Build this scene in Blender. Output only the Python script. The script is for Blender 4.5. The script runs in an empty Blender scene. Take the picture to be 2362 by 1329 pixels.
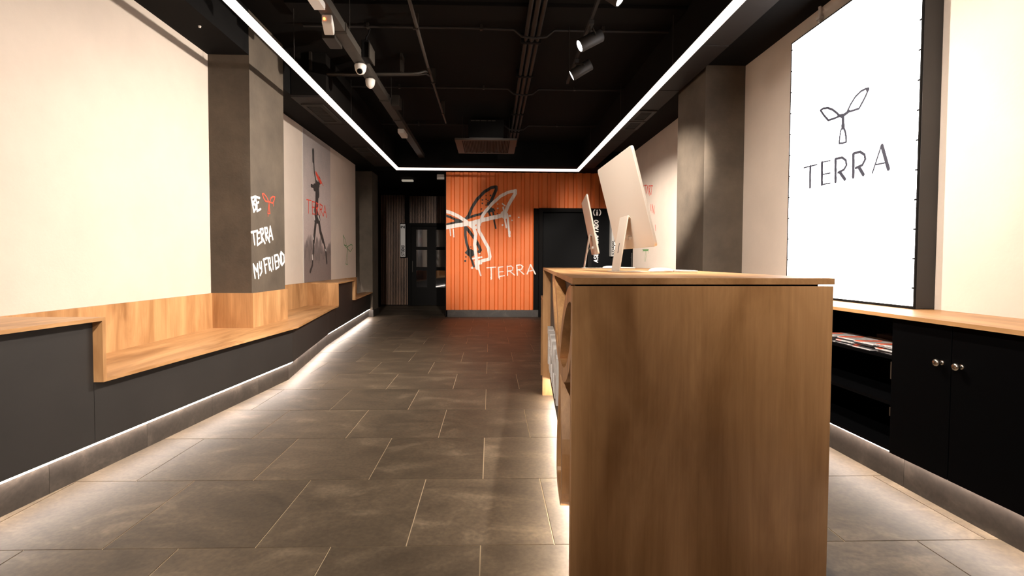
import bpy, bmesh, math, random
from mathutils import Vector, Matrix
random.seed(4)
SC = bpy.context.scene
COL = SC.collection

# ------------------------------------------------------------------ camera, world, exposure
cd = bpy.data.cameras.new('camera')
cam = bpy.data.objects.new('camera', cd); COL.objects.link(cam)
cd.sensor_width = 36.0; cd.lens = 1119.73 * 36 / 2362
cd.shift_x = 0.00884; cd.shift_y = -0.01041; cd.clip_start = 0.02
Rt = Vector((0.99967, -0.02533, 0.00394)); Up = Vector((-0.00315, 0.03111, 0.99951)); Fw = Vector((0.02544, 0.99920, -0.03102))
M = Matrix.Identity(4)
for i in range(3):
    M[i][0] = Rt[i]; M[i][1] = Up[i]; M[i][2] = -Fw[i]
M[2][3] = 1.1432
cam.matrix_world = M
SC.camera = cam
SC.view_settings.view_transform = 'Standard'
SC.view_settings.look = 'None'
SC.view_settings.gamma = 1.0
SC.view_settings.use_curve_mapping = False
SC.view_settings.exposure = 0.0
world = bpy.data.worlds.new('world'); SC.world = world; world.use_nodes = True
world.node_tree.nodes['Background'].inputs[0].default_value = (0.004, 0.0035, 0.003, 1)
world.node_tree.nodes['Background'].inputs[1].default_value = 1.0
# light levels: the room's own lamps and the added spotlights
LED_TUBE = 1.9        # square ceiling tube
KICK_LED = 58.0       # strips under the benches, counter and desk
SCREEN = 4.0          # big display
SPOT_W = 420.0        # track spotlights, watts
WARM = (1.0, 0.80, 0.60)
NEUTRAL = (1.0, 0.88, 0.79)

LOGO_WHITE = [([(-0.958,2.201),(-0.812,2.162),(-0.65,2.082),(-0.52,1.994),(-0.447,1.938)],0.0353),([(-0.958,1.854),(-0.763,1.895),(-0.553,1.929),(-0.358,1.962),(-0.196,2.012),(-0.034,2.054),(0.194,2.104)],0.0428),([(-0.212,2.012),(-0.164,2.118),(-0.099,2.215),(0.03,2.362),(0.192,2.508),(0.338,2.59),(0.509,2.632)],0.0317),([(0.509,2.632),(0.509,2.575),(0.42,2.429),(0.356,2.315),(0.307,2.185),(0.259,2.104)],0.0353),([(-0.447,1.921),(-0.358,1.857),(-0.309,1.728),(-0.333,1.516),(-0.308,1.305),(-0.283,1.11)],0.0335),([(-0.261,1.923),(-0.244,1.793),(-0.146,1.615),(-0.048,1.437),(-0.015,1.258),(-0.031,1.209),(-0.161,1.176),(-0.275,1.143)],0.0335),([(-0.196,2.012),(-0.269,1.89)],0.0317),([(-0.391,1.922),(-0.309,1.857)],0.0261),([(-0.31,1.987),(-0.244,1.923)],0.0373),([(-0.423,1.938),(-0.358,1.938)],0.0484),([(0.275,2.137),(0.291,2.12)],0.0746),([(-0.844,1.822),(-0.831,1.692)],0.0112),([(-0.78,1.822),(-0.766,1.668)],0.013),([(0.348,2.105),(0.365,1.926),(0.391,1.683)],0.0205),([(0.399,1.78),(0.394,1.699)],0.0131),([(0.292,2.039),(0.325,1.869)],0.0168),([(-0.267,1.126),(-0.242,0.98),(-0.206,0.866)],0.0169),([(-0.291,1.159),(-0.275,1.029)],0.0449),([(-0.373,1.216),(-0.194,1.249)],0.0187),([(-0.291,1.102),(-0.194,1.119)],0.0187),([(0.242,2.355),(0.291,2.323)],0.0149),([(0.258,2.282),(0.275,2.185)],0.0186),([(0.144,2.354),(0.146,2.354)],0.013),([(0.144,2.265),(0.146,2.265)],0.0168),([(0.397,2.11),(0.399,2.11)],0.0224),([(0.581,2.078),(0.583,2.078)],0.0149),([(0.442,2.016),(0.443,2.016)],0.0149),([(0.243,1.917),(0.245,1.917)],0.0187),([(-0.389,1.025),(-0.387,1.025)],0.0262),([(-0.227,1.322),(-0.225,1.322)],0.0131),([(-0.186,1.249),(-0.184,1.249)],0.015)]
LOGO_BLACK = [([(-0.958,2.116),(-0.812,2.065),(-0.682,2.001),(-0.61,1.977)],0.0252),([(-0.958,1.907),(-0.796,1.952),(-0.626,1.977)],0.0252),([(-0.715,2.009),(-0.626,1.977)],0.0427),([(-0.52,2.034),(-0.456,2.116),(-0.391,2.278),(-0.278,2.456),(-0.133,2.603),(-0.003,2.685),(0.11,2.71),(0.111,2.653),(0.062,2.54),(0.006,2.41),(-0.051,2.345)],0.0311),([(-0.521,2.051),(-0.358,2.103),(-0.196,2.15),(-0.099,2.191),(-0.002,2.248)],0.0252),([(-0.034,2.24),(-0.01,2.232)],0.0544),([(-0.002,2.248),(0.047,2.184),(0.072,1.989),(0.105,1.852)],0.0175),([(-0.05,2.199),(-0.009,2.11)],0.0175),([(0.047,2.248),(0.072,2.216)],0.0175),([(-0.528,1.872),(-0.528,1.71),(-0.503,1.548),(-0.454,1.386),(-0.438,1.337)],0.0272),([(-0.504,1.856),(-0.406,1.727),(-0.309,1.598),(-0.227,1.436),(-0.214,1.395),(-0.243,1.362)],0.0311),([(-0.438,1.345),(-0.406,1.329)],0.0741),([(-0.438,1.288),(-0.389,1.175),(-0.348,1.053)],0.0215),([(-0.511,1.34),(-0.471,1.34)],0.0234),([(-0.176,2.433),(-0.174,2.433)],0.0155),([(-0.176,2.363),(-0.174,2.363)],0.0155),([(-0.1,2.527),(-0.098,2.527)],0.0097),([(-0.1,2.45),(-0.098,2.45)],0.0136),([(-0.007,2.528),(-0.006,2.528)],0.0175),([(-0.059,2.422),(-0.057,2.422)],0.0155),([(-0.062,2.377),(-0.061,2.377)],0.0175),([(-0.197,2.247),(-0.195,2.247)],0.0155),([(-0.099,2.328),(-0.098,2.328)],0.0136),([(0.133,2.157),(0.135,2.157)],0.0117),([(-0.516,1.252),(-0.514,1.252)],0.0156),([(-0.529,1.169),(-0.527,1.169)],0.0215),([(-0.417,1.459),(-0.416,1.459)],0.0117)]
WORD_WHITE = [([(-0.079,1.026),(0.1,1.041)],0.0114),([(0.01,1.03),(0.019,0.801)],0.013),([(0.162,1.038),(0.173,0.818)],0.0131),([(0.162,1.038),(0.255,1.05)],0.0098),([(0.166,0.94),(0.263,0.949)],0.0098),([(0.169,0.847),(0.288,0.864)],0.0114),([(0.345,1.064),(0.354,0.868)],0.0114),([(0.345,1.055),(0.426,1.067),(0.467,1.031),(0.451,0.974),(0.361,0.957)],0.0114),([(0.402,0.958),(0.501,0.876)],0.0114),([(0.544,1.081),(0.558,0.876)],0.0131),([(0.544,1.081),(0.622,1.094),(0.672,1.057),(0.647,0.999),(0.557,0.983)],0.0131),([(0.598,0.983),(0.697,0.893)],0.0114),([(0.762,0.902),(0.835,1.098),(0.934,0.902)],0.0131),([(0.787,0.959),(0.901,0.976)],0.0098),([(0.187,0.834),(0.187,0.785)],0.0065),([(0.003,0.834),(0.011,0.777)],0.0065)]
SCREEN_MARK = [([(3.411,2.227),(3.384,2.231),(3.336,2.22),(3.288,2.193),(3.251,2.162),(3.223,2.135)],0.0078),([(3.411,2.227),(3.373,2.18),(3.328,2.133)],0.0078),([(3.328,2.133),(3.277,2.129),(3.223,2.129)],0.0076),([(3.232,2.135),(3.188,2.123),(3.154,2.13),(3.137,2.136)],0.0111),([(3.197,2.124),(3.188,2.12)],0.0146),([(3.154,2.133),(3.122,2.175),(3.083,2.21),(3.036,2.23),(2.997,2.231),(2.973,2.224)],0.0072),([(2.973,2.224),(2.996,2.186),(3.018,2.159),(3.048,2.126)],0.0076),([(3.048,2.126),(3.088,2.128),(3.146,2.133)],0.007),([(3.188,2.121),(3.187,2.096),(3.186,2.059)],0.0127),([(3.186,2.059),(3.184,2.046)],0.0164),([(3.192,2.048),(3.206,2.027),(3.214,1.985),(3.216,1.948)],0.0064),([(3.18,2.045),(3.163,2.009),(3.154,1.97),(3.153,1.942)],0.0082),([(3.216,1.947),(3.182,1.941),(3.153,1.941)],0.0064),([(2.985,2.224),(2.978,2.218)],0.0111),([(3.578,1.855),(3.435,1.85)],0.0051),([(3.507,1.851),(3.505,1.7)],0.011),([(3.382,1.853),(3.378,1.7)],0.0116),([(3.388,1.856),(3.299,1.85)],0.0044),([(3.375,1.769),(3.296,1.765)],0.0048),([(3.38,1.698),(3.294,1.696)],0.0048),([(3.247,1.848),(3.242,1.697)],0.0111),([(3.249,1.85),(3.187,1.848),(3.152,1.822),(3.144,1.789),(3.167,1.763),(3.219,1.754)],0.0084),([(3.201,1.75),(3.156,1.699)],0.0119),([(3.086,1.847),(3.082,1.7)],0.0115),([(3.086,1.851),(3.03,1.85),(2.992,1.823),(2.985,1.793),(3.008,1.762),(3.063,1.754)],0.0088),([(3.035,1.753),(2.998,1.701)],0.0122),([(2.858,1.847),(2.806,1.7)],0.0123),([(2.863,1.848),(2.925,1.698)],0.0057),([(2.898,1.743),(2.835,1.74)],0.005)]
PILLAR_WORDS = [([(4.602,1.736),(4.627,1.666),(4.646,1.613)],0.0115),([(4.602,1.733),(4.66,1.751),(4.679,1.73),(4.631,1.692)],0.0115),([(4.628,1.684),(4.681,1.679),(4.684,1.643),(4.646,1.611)],0.0116),([(4.678,1.757),(4.707,1.69),(4.71,1.622)],0.0117),([(4.683,1.755),(4.761,1.754)],0.0117),([(4.701,1.695),(4.744,1.711)],0.0104),([(4.71,1.622),(4.782,1.65)],0.0105),([(4.594,1.413),(4.714,1.435)],0.0115),([(4.629,1.417),(4.656,1.304)],0.0116),([(4.705,1.41),(4.71,1.298)],0.0118),([(4.705,1.41),(4.764,1.425)],0.0105),([(4.712,1.358),(4.751,1.368)],0.0092),([(4.71,1.298),(4.79,1.332)],0.0105),([(4.774,1.454),(4.804,1.336)],0.0119),([(4.769,1.453),(4.823,1.461),(4.832,1.422),(4.789,1.389)],0.0119),([(4.795,1.389),(4.864,1.323)],0.012),([(4.863,1.471),(4.893,1.355)],0.0122),([(4.859,1.47),(4.913,1.477),(4.926,1.435),(4.878,1.407)],0.0122),([(4.891,1.408),(4.967,1.339)],0.0122),([(4.983,1.494),(4.95,1.358)],0.0111),([(4.983,1.494),(5.038,1.37)],0.0125),([(4.956,1.398),(5.021,1.405)],0.0097),([(4.624,1.114),(4.656,0.987)],0.0116),([(4.626,1.111),(4.692,1.048),(4.706,1.115),(4.726,0.983)],0.0116),([(4.742,1.136),(4.755,1.08),(4.787,1.072)],0.0106),([(4.782,1.136),(4.793,1.046),(4.758,1.008)],0.0107),([(4.835,1.164),(4.874,1.029)],0.0121),([(4.825,1.16),(4.906,1.176)],0.0108),([(4.847,1.105),(4.901,1.114)],0.0095),([(4.928,1.175),(4.96,1.058)],0.0124),([(4.925,1.173),(4.972,1.177),(4.979,1.13),(4.947,1.106)],0.011),([(4.956,1.106),(5.004,1.046)],0.0111),([(5.021,1.185),(5.04,1.065)],0.0126),([(5.07,1.201),(5.104,1.066)],0.0127),([(5.07,1.201),(5.135,1.211)],0.0113),([(5.087,1.136),(5.137,1.146)],0.0099),([(5.104,1.066),(5.173,1.088)],0.0114),([(5.15,1.211),(5.179,1.1)],0.0115),([(5.15,1.21),(5.227,1.117)],0.0115),([(5.211,1.225),(5.231,1.113)],0.0116),([(5.23,1.243),(5.251,1.104)],0.0117),([(5.23,1.243),(5.302,1.21),(5.307,1.138),(5.251,1.104)],0.0131)]
PILLAR_MARK = [([(4.821,1.803),(4.851,1.808),(4.909,1.784),(4.951,1.746)],0.006),([(4.821,1.801),(4.847,1.764),(4.886,1.74),(5.056,1.741)],0.007),([(4.976,1.742),(5.004,1.785),(5.049,1.807),(5.094,1.809),(5.075,1.77),(5.053,1.746)],0.0072),([(4.963,1.738),(4.934,1.623),(4.979,1.626),(4.964,1.713)],0.0061),([(5.056,1.744),(5.061,1.708)],0.0031),([(4.939,1.624),(4.938,1.593)],0.0031)]
ATHLETE = [([(7.239,2.765),(7.24,2.62)],0.0389),([(7.258,2.616),(7.277,2.465),(7.342,2.33)],0.0195),([(7.484,2.383),(7.493,2.363)],0.0504),([(7.356,2.315),(7.449,2.297)],0.0429),([(7.152,2.244),(7.331,2.246)],0.0257),([(7.286,2.239),(7.401,2.256)],0.0589),([(7.401,2.256),(7.413,2.159)],0.0665),([(7.376,2.187),(7.373,2.054),(7.324,1.9)],0.0597),([(7.347,1.919),(7.368,1.822)],0.0595),([(7.321,1.784),(7.438,1.786)],0.0725),([(7.32,1.735),(7.271,1.567),(7.232,1.435)],0.0396),([(7.232,1.435),(7.22,1.304),(7.182,1.189),(7.17,1.092)],0.0261),([(7.17,1.092),(7.081,0.997)],0.0259),([(7.46,1.73),(7.515,1.599),(7.625,1.468)],0.0437),([(7.64,1.469),(7.749,1.316),(7.797,1.124)],0.0276)]
SCRIBBLE = [([(7.343,2.469),(7.568,2.358)],0.0211),([(7.379,2.443),(7.543,2.346)],0.0238),([(7.333,2.446),(7.448,2.377)],0.0105),([(7.52,2.392),(7.656,2.321)],0.0068)]
FIG_LIGHT = [([(7.251,1.811),(7.272,1.772)],0.0222),([(7.422,1.827),(7.468,1.781)],0.0199),([(7.199,1.514),(7.221,1.475)],0.0138),([(7.171,1.23),(7.179,1.181)],0.0193),([(7.726,1.333),(7.761,1.317)],0.0148)]
POSTER_WORDS = [([(6.966,2.02),(7.136,2.027)],0.0077),([(7.037,2.019),(7.033,1.834)],0.0089),([(7.18,2.02),(7.184,1.837)],0.009),([(7.18,2.017),(7.287,2.022)],0.0079),([(7.178,1.936),(7.267,1.943)],0.0079),([(7.184,1.838),(7.283,1.845)],0.0079),([(7.342,2.027),(7.338,1.845)],0.0092),([(7.342,2.024),(7.435,2.008),(7.415,1.956),(7.34,1.934)],0.0092),([(7.377,1.939),(7.441,1.855)],0.0093),([(7.502,2.026),(7.498,1.847)],0.0095),([(7.502,2.02),(7.609,2.005),(7.583,1.951),(7.5,1.934)],0.0095),([(7.544,1.938),(7.636,1.852)],0.0095),([(7.656,1.854),(7.72,2.023),(7.794,1.841)],0.0097),([(7.688,1.921),(7.759,1.92)],0.0085)]
GREEN_LEFT = [([(8.665,1.612),(8.795,1.54),(8.873,1.433),(8.726,1.438),(8.665,1.608)],0.0076),([(8.727,1.448),(9.1,1.328),(9.261,1.405),(9.247,1.457),(9.138,1.463),(8.893,1.408)],0.0077),([(8.927,1.415),(8.819,1.103),(8.927,1.092),(8.947,1.365),(8.92,1.409)],0.0068)]
RIGHT_WORDS = [([(7.747,2.374),(7.817,2.368),(7.753,2.31),(7.831,2.284)],0.0094),([(7.713,2.375),(7.595,2.359)],0.01),([(7.658,2.366),(7.623,2.248)],0.0093),([(7.589,2.23),(7.553,2.35),(7.511,2.212)],0.0092),([(7.492,2.34),(7.457,2.179)],0.0091),([(7.492,2.34),(7.423,2.316),(7.469,2.265),(7.41,2.192)],0.0091),([(7.408,2.327),(7.313,2.306)],0.0096),([(7.36,2.313),(7.378,2.185)],0.0089),([(7.412,2.039),(7.376,1.942)],0.009),([(7.333,2.032),(7.32,1.911)],0.0089),([(7.329,2.029),(7.231,1.874),(7.236,1.997)],0.0089),([(7.176,1.705),(7.158,1.624)],0.0087)]
GREEN_RIGHT = [([(7.762,1.353),(7.468,1.348)],0.0074),([(7.731,1.339),(7.487,1.336)],0.0073),([(7.611,1.34),(7.646,1.166)],0.0053),([(7.59,1.34),(7.578,1.246),(7.613,1.166)],0.0053),([(7.718,1.339),(7.747,1.316)],0.0037),([(7.476,1.346),(7.469,1.291)],0.0036)]
# ------------------------------------------------------------------ materials
def nt(name):
    m = bpy.data.materials.new(name); m.use_nodes = True
    t = m.node_tree; b = t.nodes['Principled BSDF']
    return m, t, b, t.nodes.new, t.links.new

def plain(name, col, rough=0.5, metal=0.0, coat=0.0, spec=0.5, mottled=0.0, mscale=6.0, bump=0.0, bscale=80.0):
    m, t, b, N, L = nt(name)
    b.inputs['Base Color'].default_value = (*col, 1); b.inputs['Roughness'].default_value = rough
    b.inputs['Metallic'].default_value = metal; b.inputs['Coat Weight'].default_value = coat
    b.inputs['Specular IOR Level'].default_value = spec
    if mottled or bump:
        g = N('ShaderNodeNewGeometry')
    if mottled:
        n = N('ShaderNodeTexNoise'); n.inputs['Scale'].default_value = mscale; n.inputs['Detail'].default_value = 6
        n.inputs['Roughness'].default_value = 0.62
        L(g.outputs['Position'], n.inputs['Vector'])
        r = N('ShaderNodeValToRGB')
        r.color_ramp.elements[0].position = 0.3; r.color_ramp.elements[1].position = 0.72
        r.color_ramp.elements[0].color = (*[c * (1 - mottled) for c in col], 1)
        r.color_ramp.elements[1].color = (*[min(1, c * (1 + mottled)) for c in col], 1)
        L(n.outputs['Fac'], r.inputs[0]); L(r.outputs[0], b.inputs['Base Color'])
    if bump:
        n2 = N('ShaderNodeTexNoise'); n2.inputs['Scale'].default_value = bscale; n2.inputs['Detail'].default_value = 4
        L(g.outputs['Position'], n2.inputs['Vector'])
        bp = N('ShaderNodeBump'); bp.inputs['Strength'].default_value = bump; bp.inputs['Distance'].default_value = 0.01
        L(n2.outputs['Fac'], bp.inputs['Height']); L(bp.outputs[0], b.inputs['Normal'])
    return m

def emit(name, col, s):
    m, t, b, N, L = nt(name)
    b.inputs['Base Color'].default_value = (*col, 1)
    b.inputs['Emission Color'].default_value = (*col, 1); b.inputs['Emission Strength'].default_value = s
    return m

def wood(name, axis, dark, light, rough=0.42):
    """oak laminate, grain running along one world axis"""
    m, t, b, N, L = nt(name)
    g = N('ShaderNodeNewGeometry')
    def noise(sc, detail, s, rgh=0.6):
        mp = N('ShaderNodeMapping'); mp.inputs['Scale'].default_value = sc
        L(g.outputs['Position'], mp.inputs['Vector'])
        n = N('ShaderNodeTexNoise'); n.inputs['Scale'].default_value = s; n.inputs['Detail'].default_value = detail
        n.inputs['Roughness'].default_value = rgh; n.inputs['Distortion'].default_value = 0.8
        L(mp.outputs[0], n.inputs['Vector']); return n
    sc = [1.0, 1.0, 1.0]; sc[axis] = 0.17
    broad = noise(sc, 5, 7.0)
    sc2 = [1.0, 1.0, 1.0]; sc2[axis] = 0.03
    fine = noise(sc2, 4, 70.0)
    sc3 = [1.0, 1.0, 1.0]; sc3[axis] = 0.38
    fleck = noise(sc3, 3, 4.0, 0.5)
    r = N('ShaderNodeValToRGB'); r.color_ramp.elements[0].position = 0.33; r.color_ramp.elements[1].position = 0.66
    r.color_ramp.elements[0].color = (*dark, 1); r.color_ramp.elements[1].color = (*light, 1)
    L(broad.outputs['Fac'], r.inputs[0])
    r2 = N('ShaderNodeValToRGB'); r2.color_ramp.elements[0].position = 0.35; r2.color_ramp.elements[1].position = 0.6
    r2.color_ramp.elements[0].color = (0.90, 0.88, 0.86, 1); r2.color_ramp.elements[1].color = (1, 1, 1, 1)
    L(fine.outputs['Fac'], r2.inputs[0])
    mx = N('ShaderNodeMix'); mx.data_type = 'RGBA'; mx.blend_type = 'MULTIPLY'; mx.inputs[0].default_value = 1.0
    L(r.outputs[0], mx.inputs[6]); L(r2.outputs[0], mx.inputs[7])
    r3 = N('ShaderNodeValToRGB'); r3.color_ramp.elements[0].position = 0.30; r3.color_ramp.elements[1].position = 0.44
    r3.color_ramp.elements[0].color = (0.72, 0.66, 0.60, 1); r3.color_ramp.elements[1].color = (1, 1, 1, 1)
    L(fleck.outputs['Fac'], r3.inputs[0])
    mx2 = N('ShaderNodeMix'); mx2.data_type = 'RGBA'; mx2.blend_type = 'MULTIPLY'; mx2.inputs[0].default_value = 1.0
    L(mx.outputs[2], mx2.inputs[6]); L(r3.outputs[0], mx2.inputs[7])
    L(mx2.outputs[2], b.inputs['Base Color'])
    b.inputs['Roughness'].default_value = rough
    return m

def slate(name, base, vein, rough=0.5):
    m, t, b, N, L = nt(name)
    g = N('ShaderNodeNewGeometry'); oi = N('ShaderNodeObjectInfo')
    ml = N('ShaderNodeVectorMath'); ml.operation = 'SCALE'; ml.inputs[0].default_value = (31, 17, 5)
    L(oi.outputs['Random'], ml.inputs['Scale'])
    ad = N('ShaderNodeVectorMath'); ad.operation = 'ADD'
    L(g.outputs['Position'], ad.inputs[0]); L(ml.outputs[0], ad.inputs[1])
    mp = N('ShaderNodeMapping'); mp.inputs['Scale'].default_value = (1.0, 1.7, 1.7); mp.inputs['Rotation'].default_value = (0, 0, 0.6)
    L(ad.outputs[0], mp.inputs['Vector'])
    n = N('ShaderNodeTexNoise'); n.inputs['Scale'].default_value = 2.6; n.inputs['Detail'].default_value = 9; n.inputs['Roughness'].default_value = 0.62; n.inputs['Distortion'].default_value = 0.7
    L(mp.outputs[0], n.inputs['Vector'])
    r = N('ShaderNodeValToRGB'); r.color_ramp.elements[0].position = 0.32; r.color_ramp.elements[1].position = 0.74
    r.color_ramp.elements[0].color = (*[c * 0.62 for c in base], 1); r.color_ramp.elements[1].color = (*vein, 1)
    e = r.color_ramp.elements.new(0.55); e.color = (*base, 1)
    L(n.outputs['Fac'], r.inputs[0])
    n3 = N('ShaderNodeTexNoise'); n3.inputs['Scale'].default_value = 55; n3.inputs['Detail'].default_value = 4
    L(ad.outputs[0], n3.inputs['Vector'])
    r3 = N('ShaderNodeValToRGB'); r3.color_ramp.elements[0].position = 0.3; r3.color_ramp.elements[1].position = 0.7
    r3.color_ramp.elements[0].color = (0.78, 0.78, 0.78, 1); r3.color_ramp.elements[1].color = (1.15, 1.15, 1.15, 1)
    L(n3.outputs['Fac'], r3.inputs[0])
    mx = N('ShaderNodeMix'); mx.data_type = 'RGBA'; mx.blend_type = 'MULTIPLY'; mx.inputs[0].default_value = 1.0
    L(r.outputs[0], mx.inputs[6]); L(r3.outputs[0], mx.inputs[7])
    hv = N('ShaderNodeMath'); hv.operation = 'MULTIPLY_ADD'; hv.inputs[1].default_value = 0.22; hv.inputs[2].default_value = 0.89
    L(oi.outputs['Random'], hv.inputs[0])
    sc = N('ShaderNodeVectorMath'); sc.operation = 'SCALE'
    L(mx.outputs[2], sc.inputs[0]); L(hv.outputs[0], sc.inputs['Scale'])
    L(sc.outputs[0], b.inputs['Base Color'])
    b.inputs['Roughness'].default_value = rough
    bp = N('ShaderNodeBump'); bp.inputs['Strength'].default_value = 0.25; bp.inputs['Distance'].default_value = 0.004
    L(n.outputs['Fac'], bp.inputs['Height']); L(bp.outputs[0], b.inputs['Normal'])
    return m

M_ = {}
M_['plaster'] = plain('cream_plaster', (0.60, 0.505, 0.42), 0.85, mottled=0.05, mscale=2.5, bump=0.12, bscale=60)
M_['concrete'] = plain('dark_concrete', (0.088, 0.067, 0.047), 0.8, mottled=0.28, mscale=3.0, bump=0.15, bscale=50)
M_['panel_dark'] = plain('charcoal_panel', (0.020, 0.0165, 0.0140), 0.6, mottled=0.15, mscale=2.5)
M_['slate'] = slate('slate_tile', (0.105, 0.076, 0.048), (0.200, 0.150, 0.098), 0.5)
M_['slate_skirt'] = slate('slate_skirting', (0.042, 0.033, 0.026), (0.09, 0.072, 0.056), 0.5)
M_['grout'] = plain('sand_grout', (0.50, 0.38, 0.24), 0.9)
M_['wood_y'] = wood('oak_laminate_long', 1, (0.37, 0.185, 0.070), (0.62, 0.345, 0.152))
M_['wood_z'] = wood('oak_laminate_upright', 2, (0.37, 0.185, 0.070), (0.62, 0.345, 0.152))
M_['wood_x'] = wood('oak_laminate_cross', 0, (0.37, 0.185, 0.070), (0.62, 0.345, 0.152))
M_['slat'] = wood('walnut_slat', 2, (0.10, 0.050, 0.026), (0.22, 0.115, 0.062))
M_['black'] = plain('matt_black', (0.004, 0.0034, 0.003), 0.8, spec=0.15)
M_['ceiling_black'] = plain('ceiling_black', (0.0045, 0.0032, 0.0022), 0.9, spec=0.15, mottled=0.25, mscale=1.5)
M_['soffit'] = plain('soffit_charcoal', (0.016, 0.012, 0.010), 0.65, spec=0.3, mottled=0.1, mscale=2)
M_['duct'] = plain('painted_black_metal', (0.020, 0.015, 0.011), 0.55, spec=0.3, mottled=0.15)
M_['tray'] = plain('painted_grey_metal', (0.036, 0.029, 0.022), 0.55, mottled=0.15)
M_['lacquer'] = plain('black_lacquer', (0.0012, 0.0012, 0.0014), 0.5, spec=0.05)
M_['white'] = plain('white_plastic', (0.62, 0.57, 0.52), 0.45)
M_['letter_white'] = plain('white_lacquer', (0.60, 0.56, 0.52), 0.4)
M_['alu'] = plain('champagne_aluminium', (0.62, 0.55, 0.47), 0.38, metal=0.35)
M_['alu_white'] = plain('pale_glass_keys', (0.78, 0.74, 0.70), 0.3)
M_['chrome'] = plain('brushed_nickel', (0.75, 0.68, 0.58), 0.22, metal=1.0)
M_['orange'] = plain('orange_paint', (0.75, 0.168, 0.028), 0.6, mottled=0.04, mscale=4)
M_['p_white'] = plain('white_paint', (0.88, 0.80, 0.74), 0.6)
M_['p_black'] = plain('black_paint', (0.014, 0.012, 0.010), 0.6)
M_['p_red'] = plain('red_paint', (0.75, 0.075, 0.04), 0.6)
M_['p_red_thin'] = plain('faded_red_paint', (0.60, 0.10, 0.07), 0.6)
M_['p_green'] = plain('green_paint', (0.12, 0.27, 0.10), 0.6)
M_['ink'] = plain('grey_ink', (0.045, 0.040, 0.038), 0.6, mottled=0.3, mscale=20)
M_['screen_ink'] = plain('dark_display_pixels', (0.022, 0.022, 0.034), 0.7)
M_['glass'] = plain('dark_door_glass', (0.006, 0.005, 0.005), 0.04, spec=0.9, coat=0.6)
M_['led'] = emit('led_diffuser', NEUTRAL, LED_TUBE)
M_['kick'] = emit('led_strip', (1.0, 0.87, 0.79), KICK_LED)
M_['desk_led'] = emit('desk_led_strip', (1.0, 0.88, 0.76), KICK_LED*1.6)
M_['screen'] = emit('display_white', (0.95, 0.97, 1.0), SCREEN)
M_['lens'] = emit('lamp_lens', (1.0, 0.93, 0.88), 12.0)
M_['amber'] = emit('amber_indicator', (1.0, 0.22, 0.05), 6.0)
M_['sign_face'] = emit('sign_face', (0.30, 0.27, 0.24), 0.35)
M_['exit_face'] = emit('pale_diffuser', (0.75, 0.68, 0.55), 0.35)
M_['magazine'] = plain('magazine_paper', (0.50, 0.47, 0.45), 0.45, mottled=0.5, mscale=45)
M_['mag_dark'] = plain('dark_cover', (0.03, 0.028, 0.03), 0.4)
M_['mag_orange'] = plain('orange_cover', (0.85, 0.10, 0.03), 0.45)
M_['dark_hole'] = plain('vent_shadow', (0.004, 0.004, 0.004), 0.9)
M_['grille'] = plain('brown_grille', (0.028, 0.017, 0.009), 0.6)

def poster_mat():
    m, t, b, N, L = nt('poster_print')
    g = N('ShaderNodeNewGeometry'); sx = N('ShaderNodeSeparateXYZ'); L(g.outputs['Position'], sx.inputs[0])
    n = N('ShaderNodeTexNoise'); n.inputs['Scale'].default_value = 9; n.inputs['Detail'].default_value = 6
    mp = N('ShaderNodeMapping'); mp.inputs['Scale'].default_value = (1, 1, 0.35)
    L(g.outputs['Position'], mp.inputs[0]); L(mp.outputs[0], n.inputs['Vector'])
    a = N('ShaderNodeMath'); a.operation = 'MULTIPLY_ADD'; a.inputs[1].default_value = 0.75
    L(n.outputs['Fac'], a.inputs[0]); L(sx.outputs['Z'], a.inputs[2])
    r = N('ShaderNodeValToRGB'); r.color_ramp.interpolation = 'LINEAR'
    mr = N('ShaderNodeMapRange'); mr.inputs[1].default_value = 0.8; mr.inputs[2].default_value = 3.2
    L(a.outputs[0], mr.inputs[0]); L(mr.outputs[0], r.inputs[0])
    E = r.color_ramp.elements
    E[0].position = 0.0; E[0].color = (0.23, 0.18, 0.165, 1)
    E[1].position = 1.0; E[1].color = (0.36, 0.32, 0.30, 1)
    for p, c in ((0.335, (0.22, 0.175, 0.16)), (0.345, (0.16, 0.13, 0.12)), (0.40, (0.22, 0.18, 0.17)), (0.44, (0.50, 0.40, 0.37)), (0.7, (0.53, 0.44, 0.41))):
        e = E.new(p); e.color = (*c, 1)
    n2 = N('ShaderNodeTexNoise'); n2.inputs['Scale'].default_value = 60; n2.inputs['Detail'].default_value = 3
    L(g.outputs['Position'], n2.inputs['Vector'])
    r2 = N('ShaderNodeValToRGB'); r2.color_ramp.elements[0].color = (0.8, 0.8, 0.8, 1); r2.color_ramp.elements[1].color = (1.15, 1.15, 1.15, 1)
    L(n2.outputs['Fac'], r2.inputs[0])
    mx = N('ShaderNodeMix'); mx.data_type = 'RGBA'; mx.blend_type = 'MULTIPLY'; mx.inputs[0].default_value = 1
    L(r.outputs[0], mx.inputs[6]); L(r2.outputs[0], mx.inputs[7]); L(mx.outputs[2], b.inputs['Base Color'])
    b.inputs['Roughness'].default_value = 0.6
    return m
M_['poster'] = poster_mat()

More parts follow.
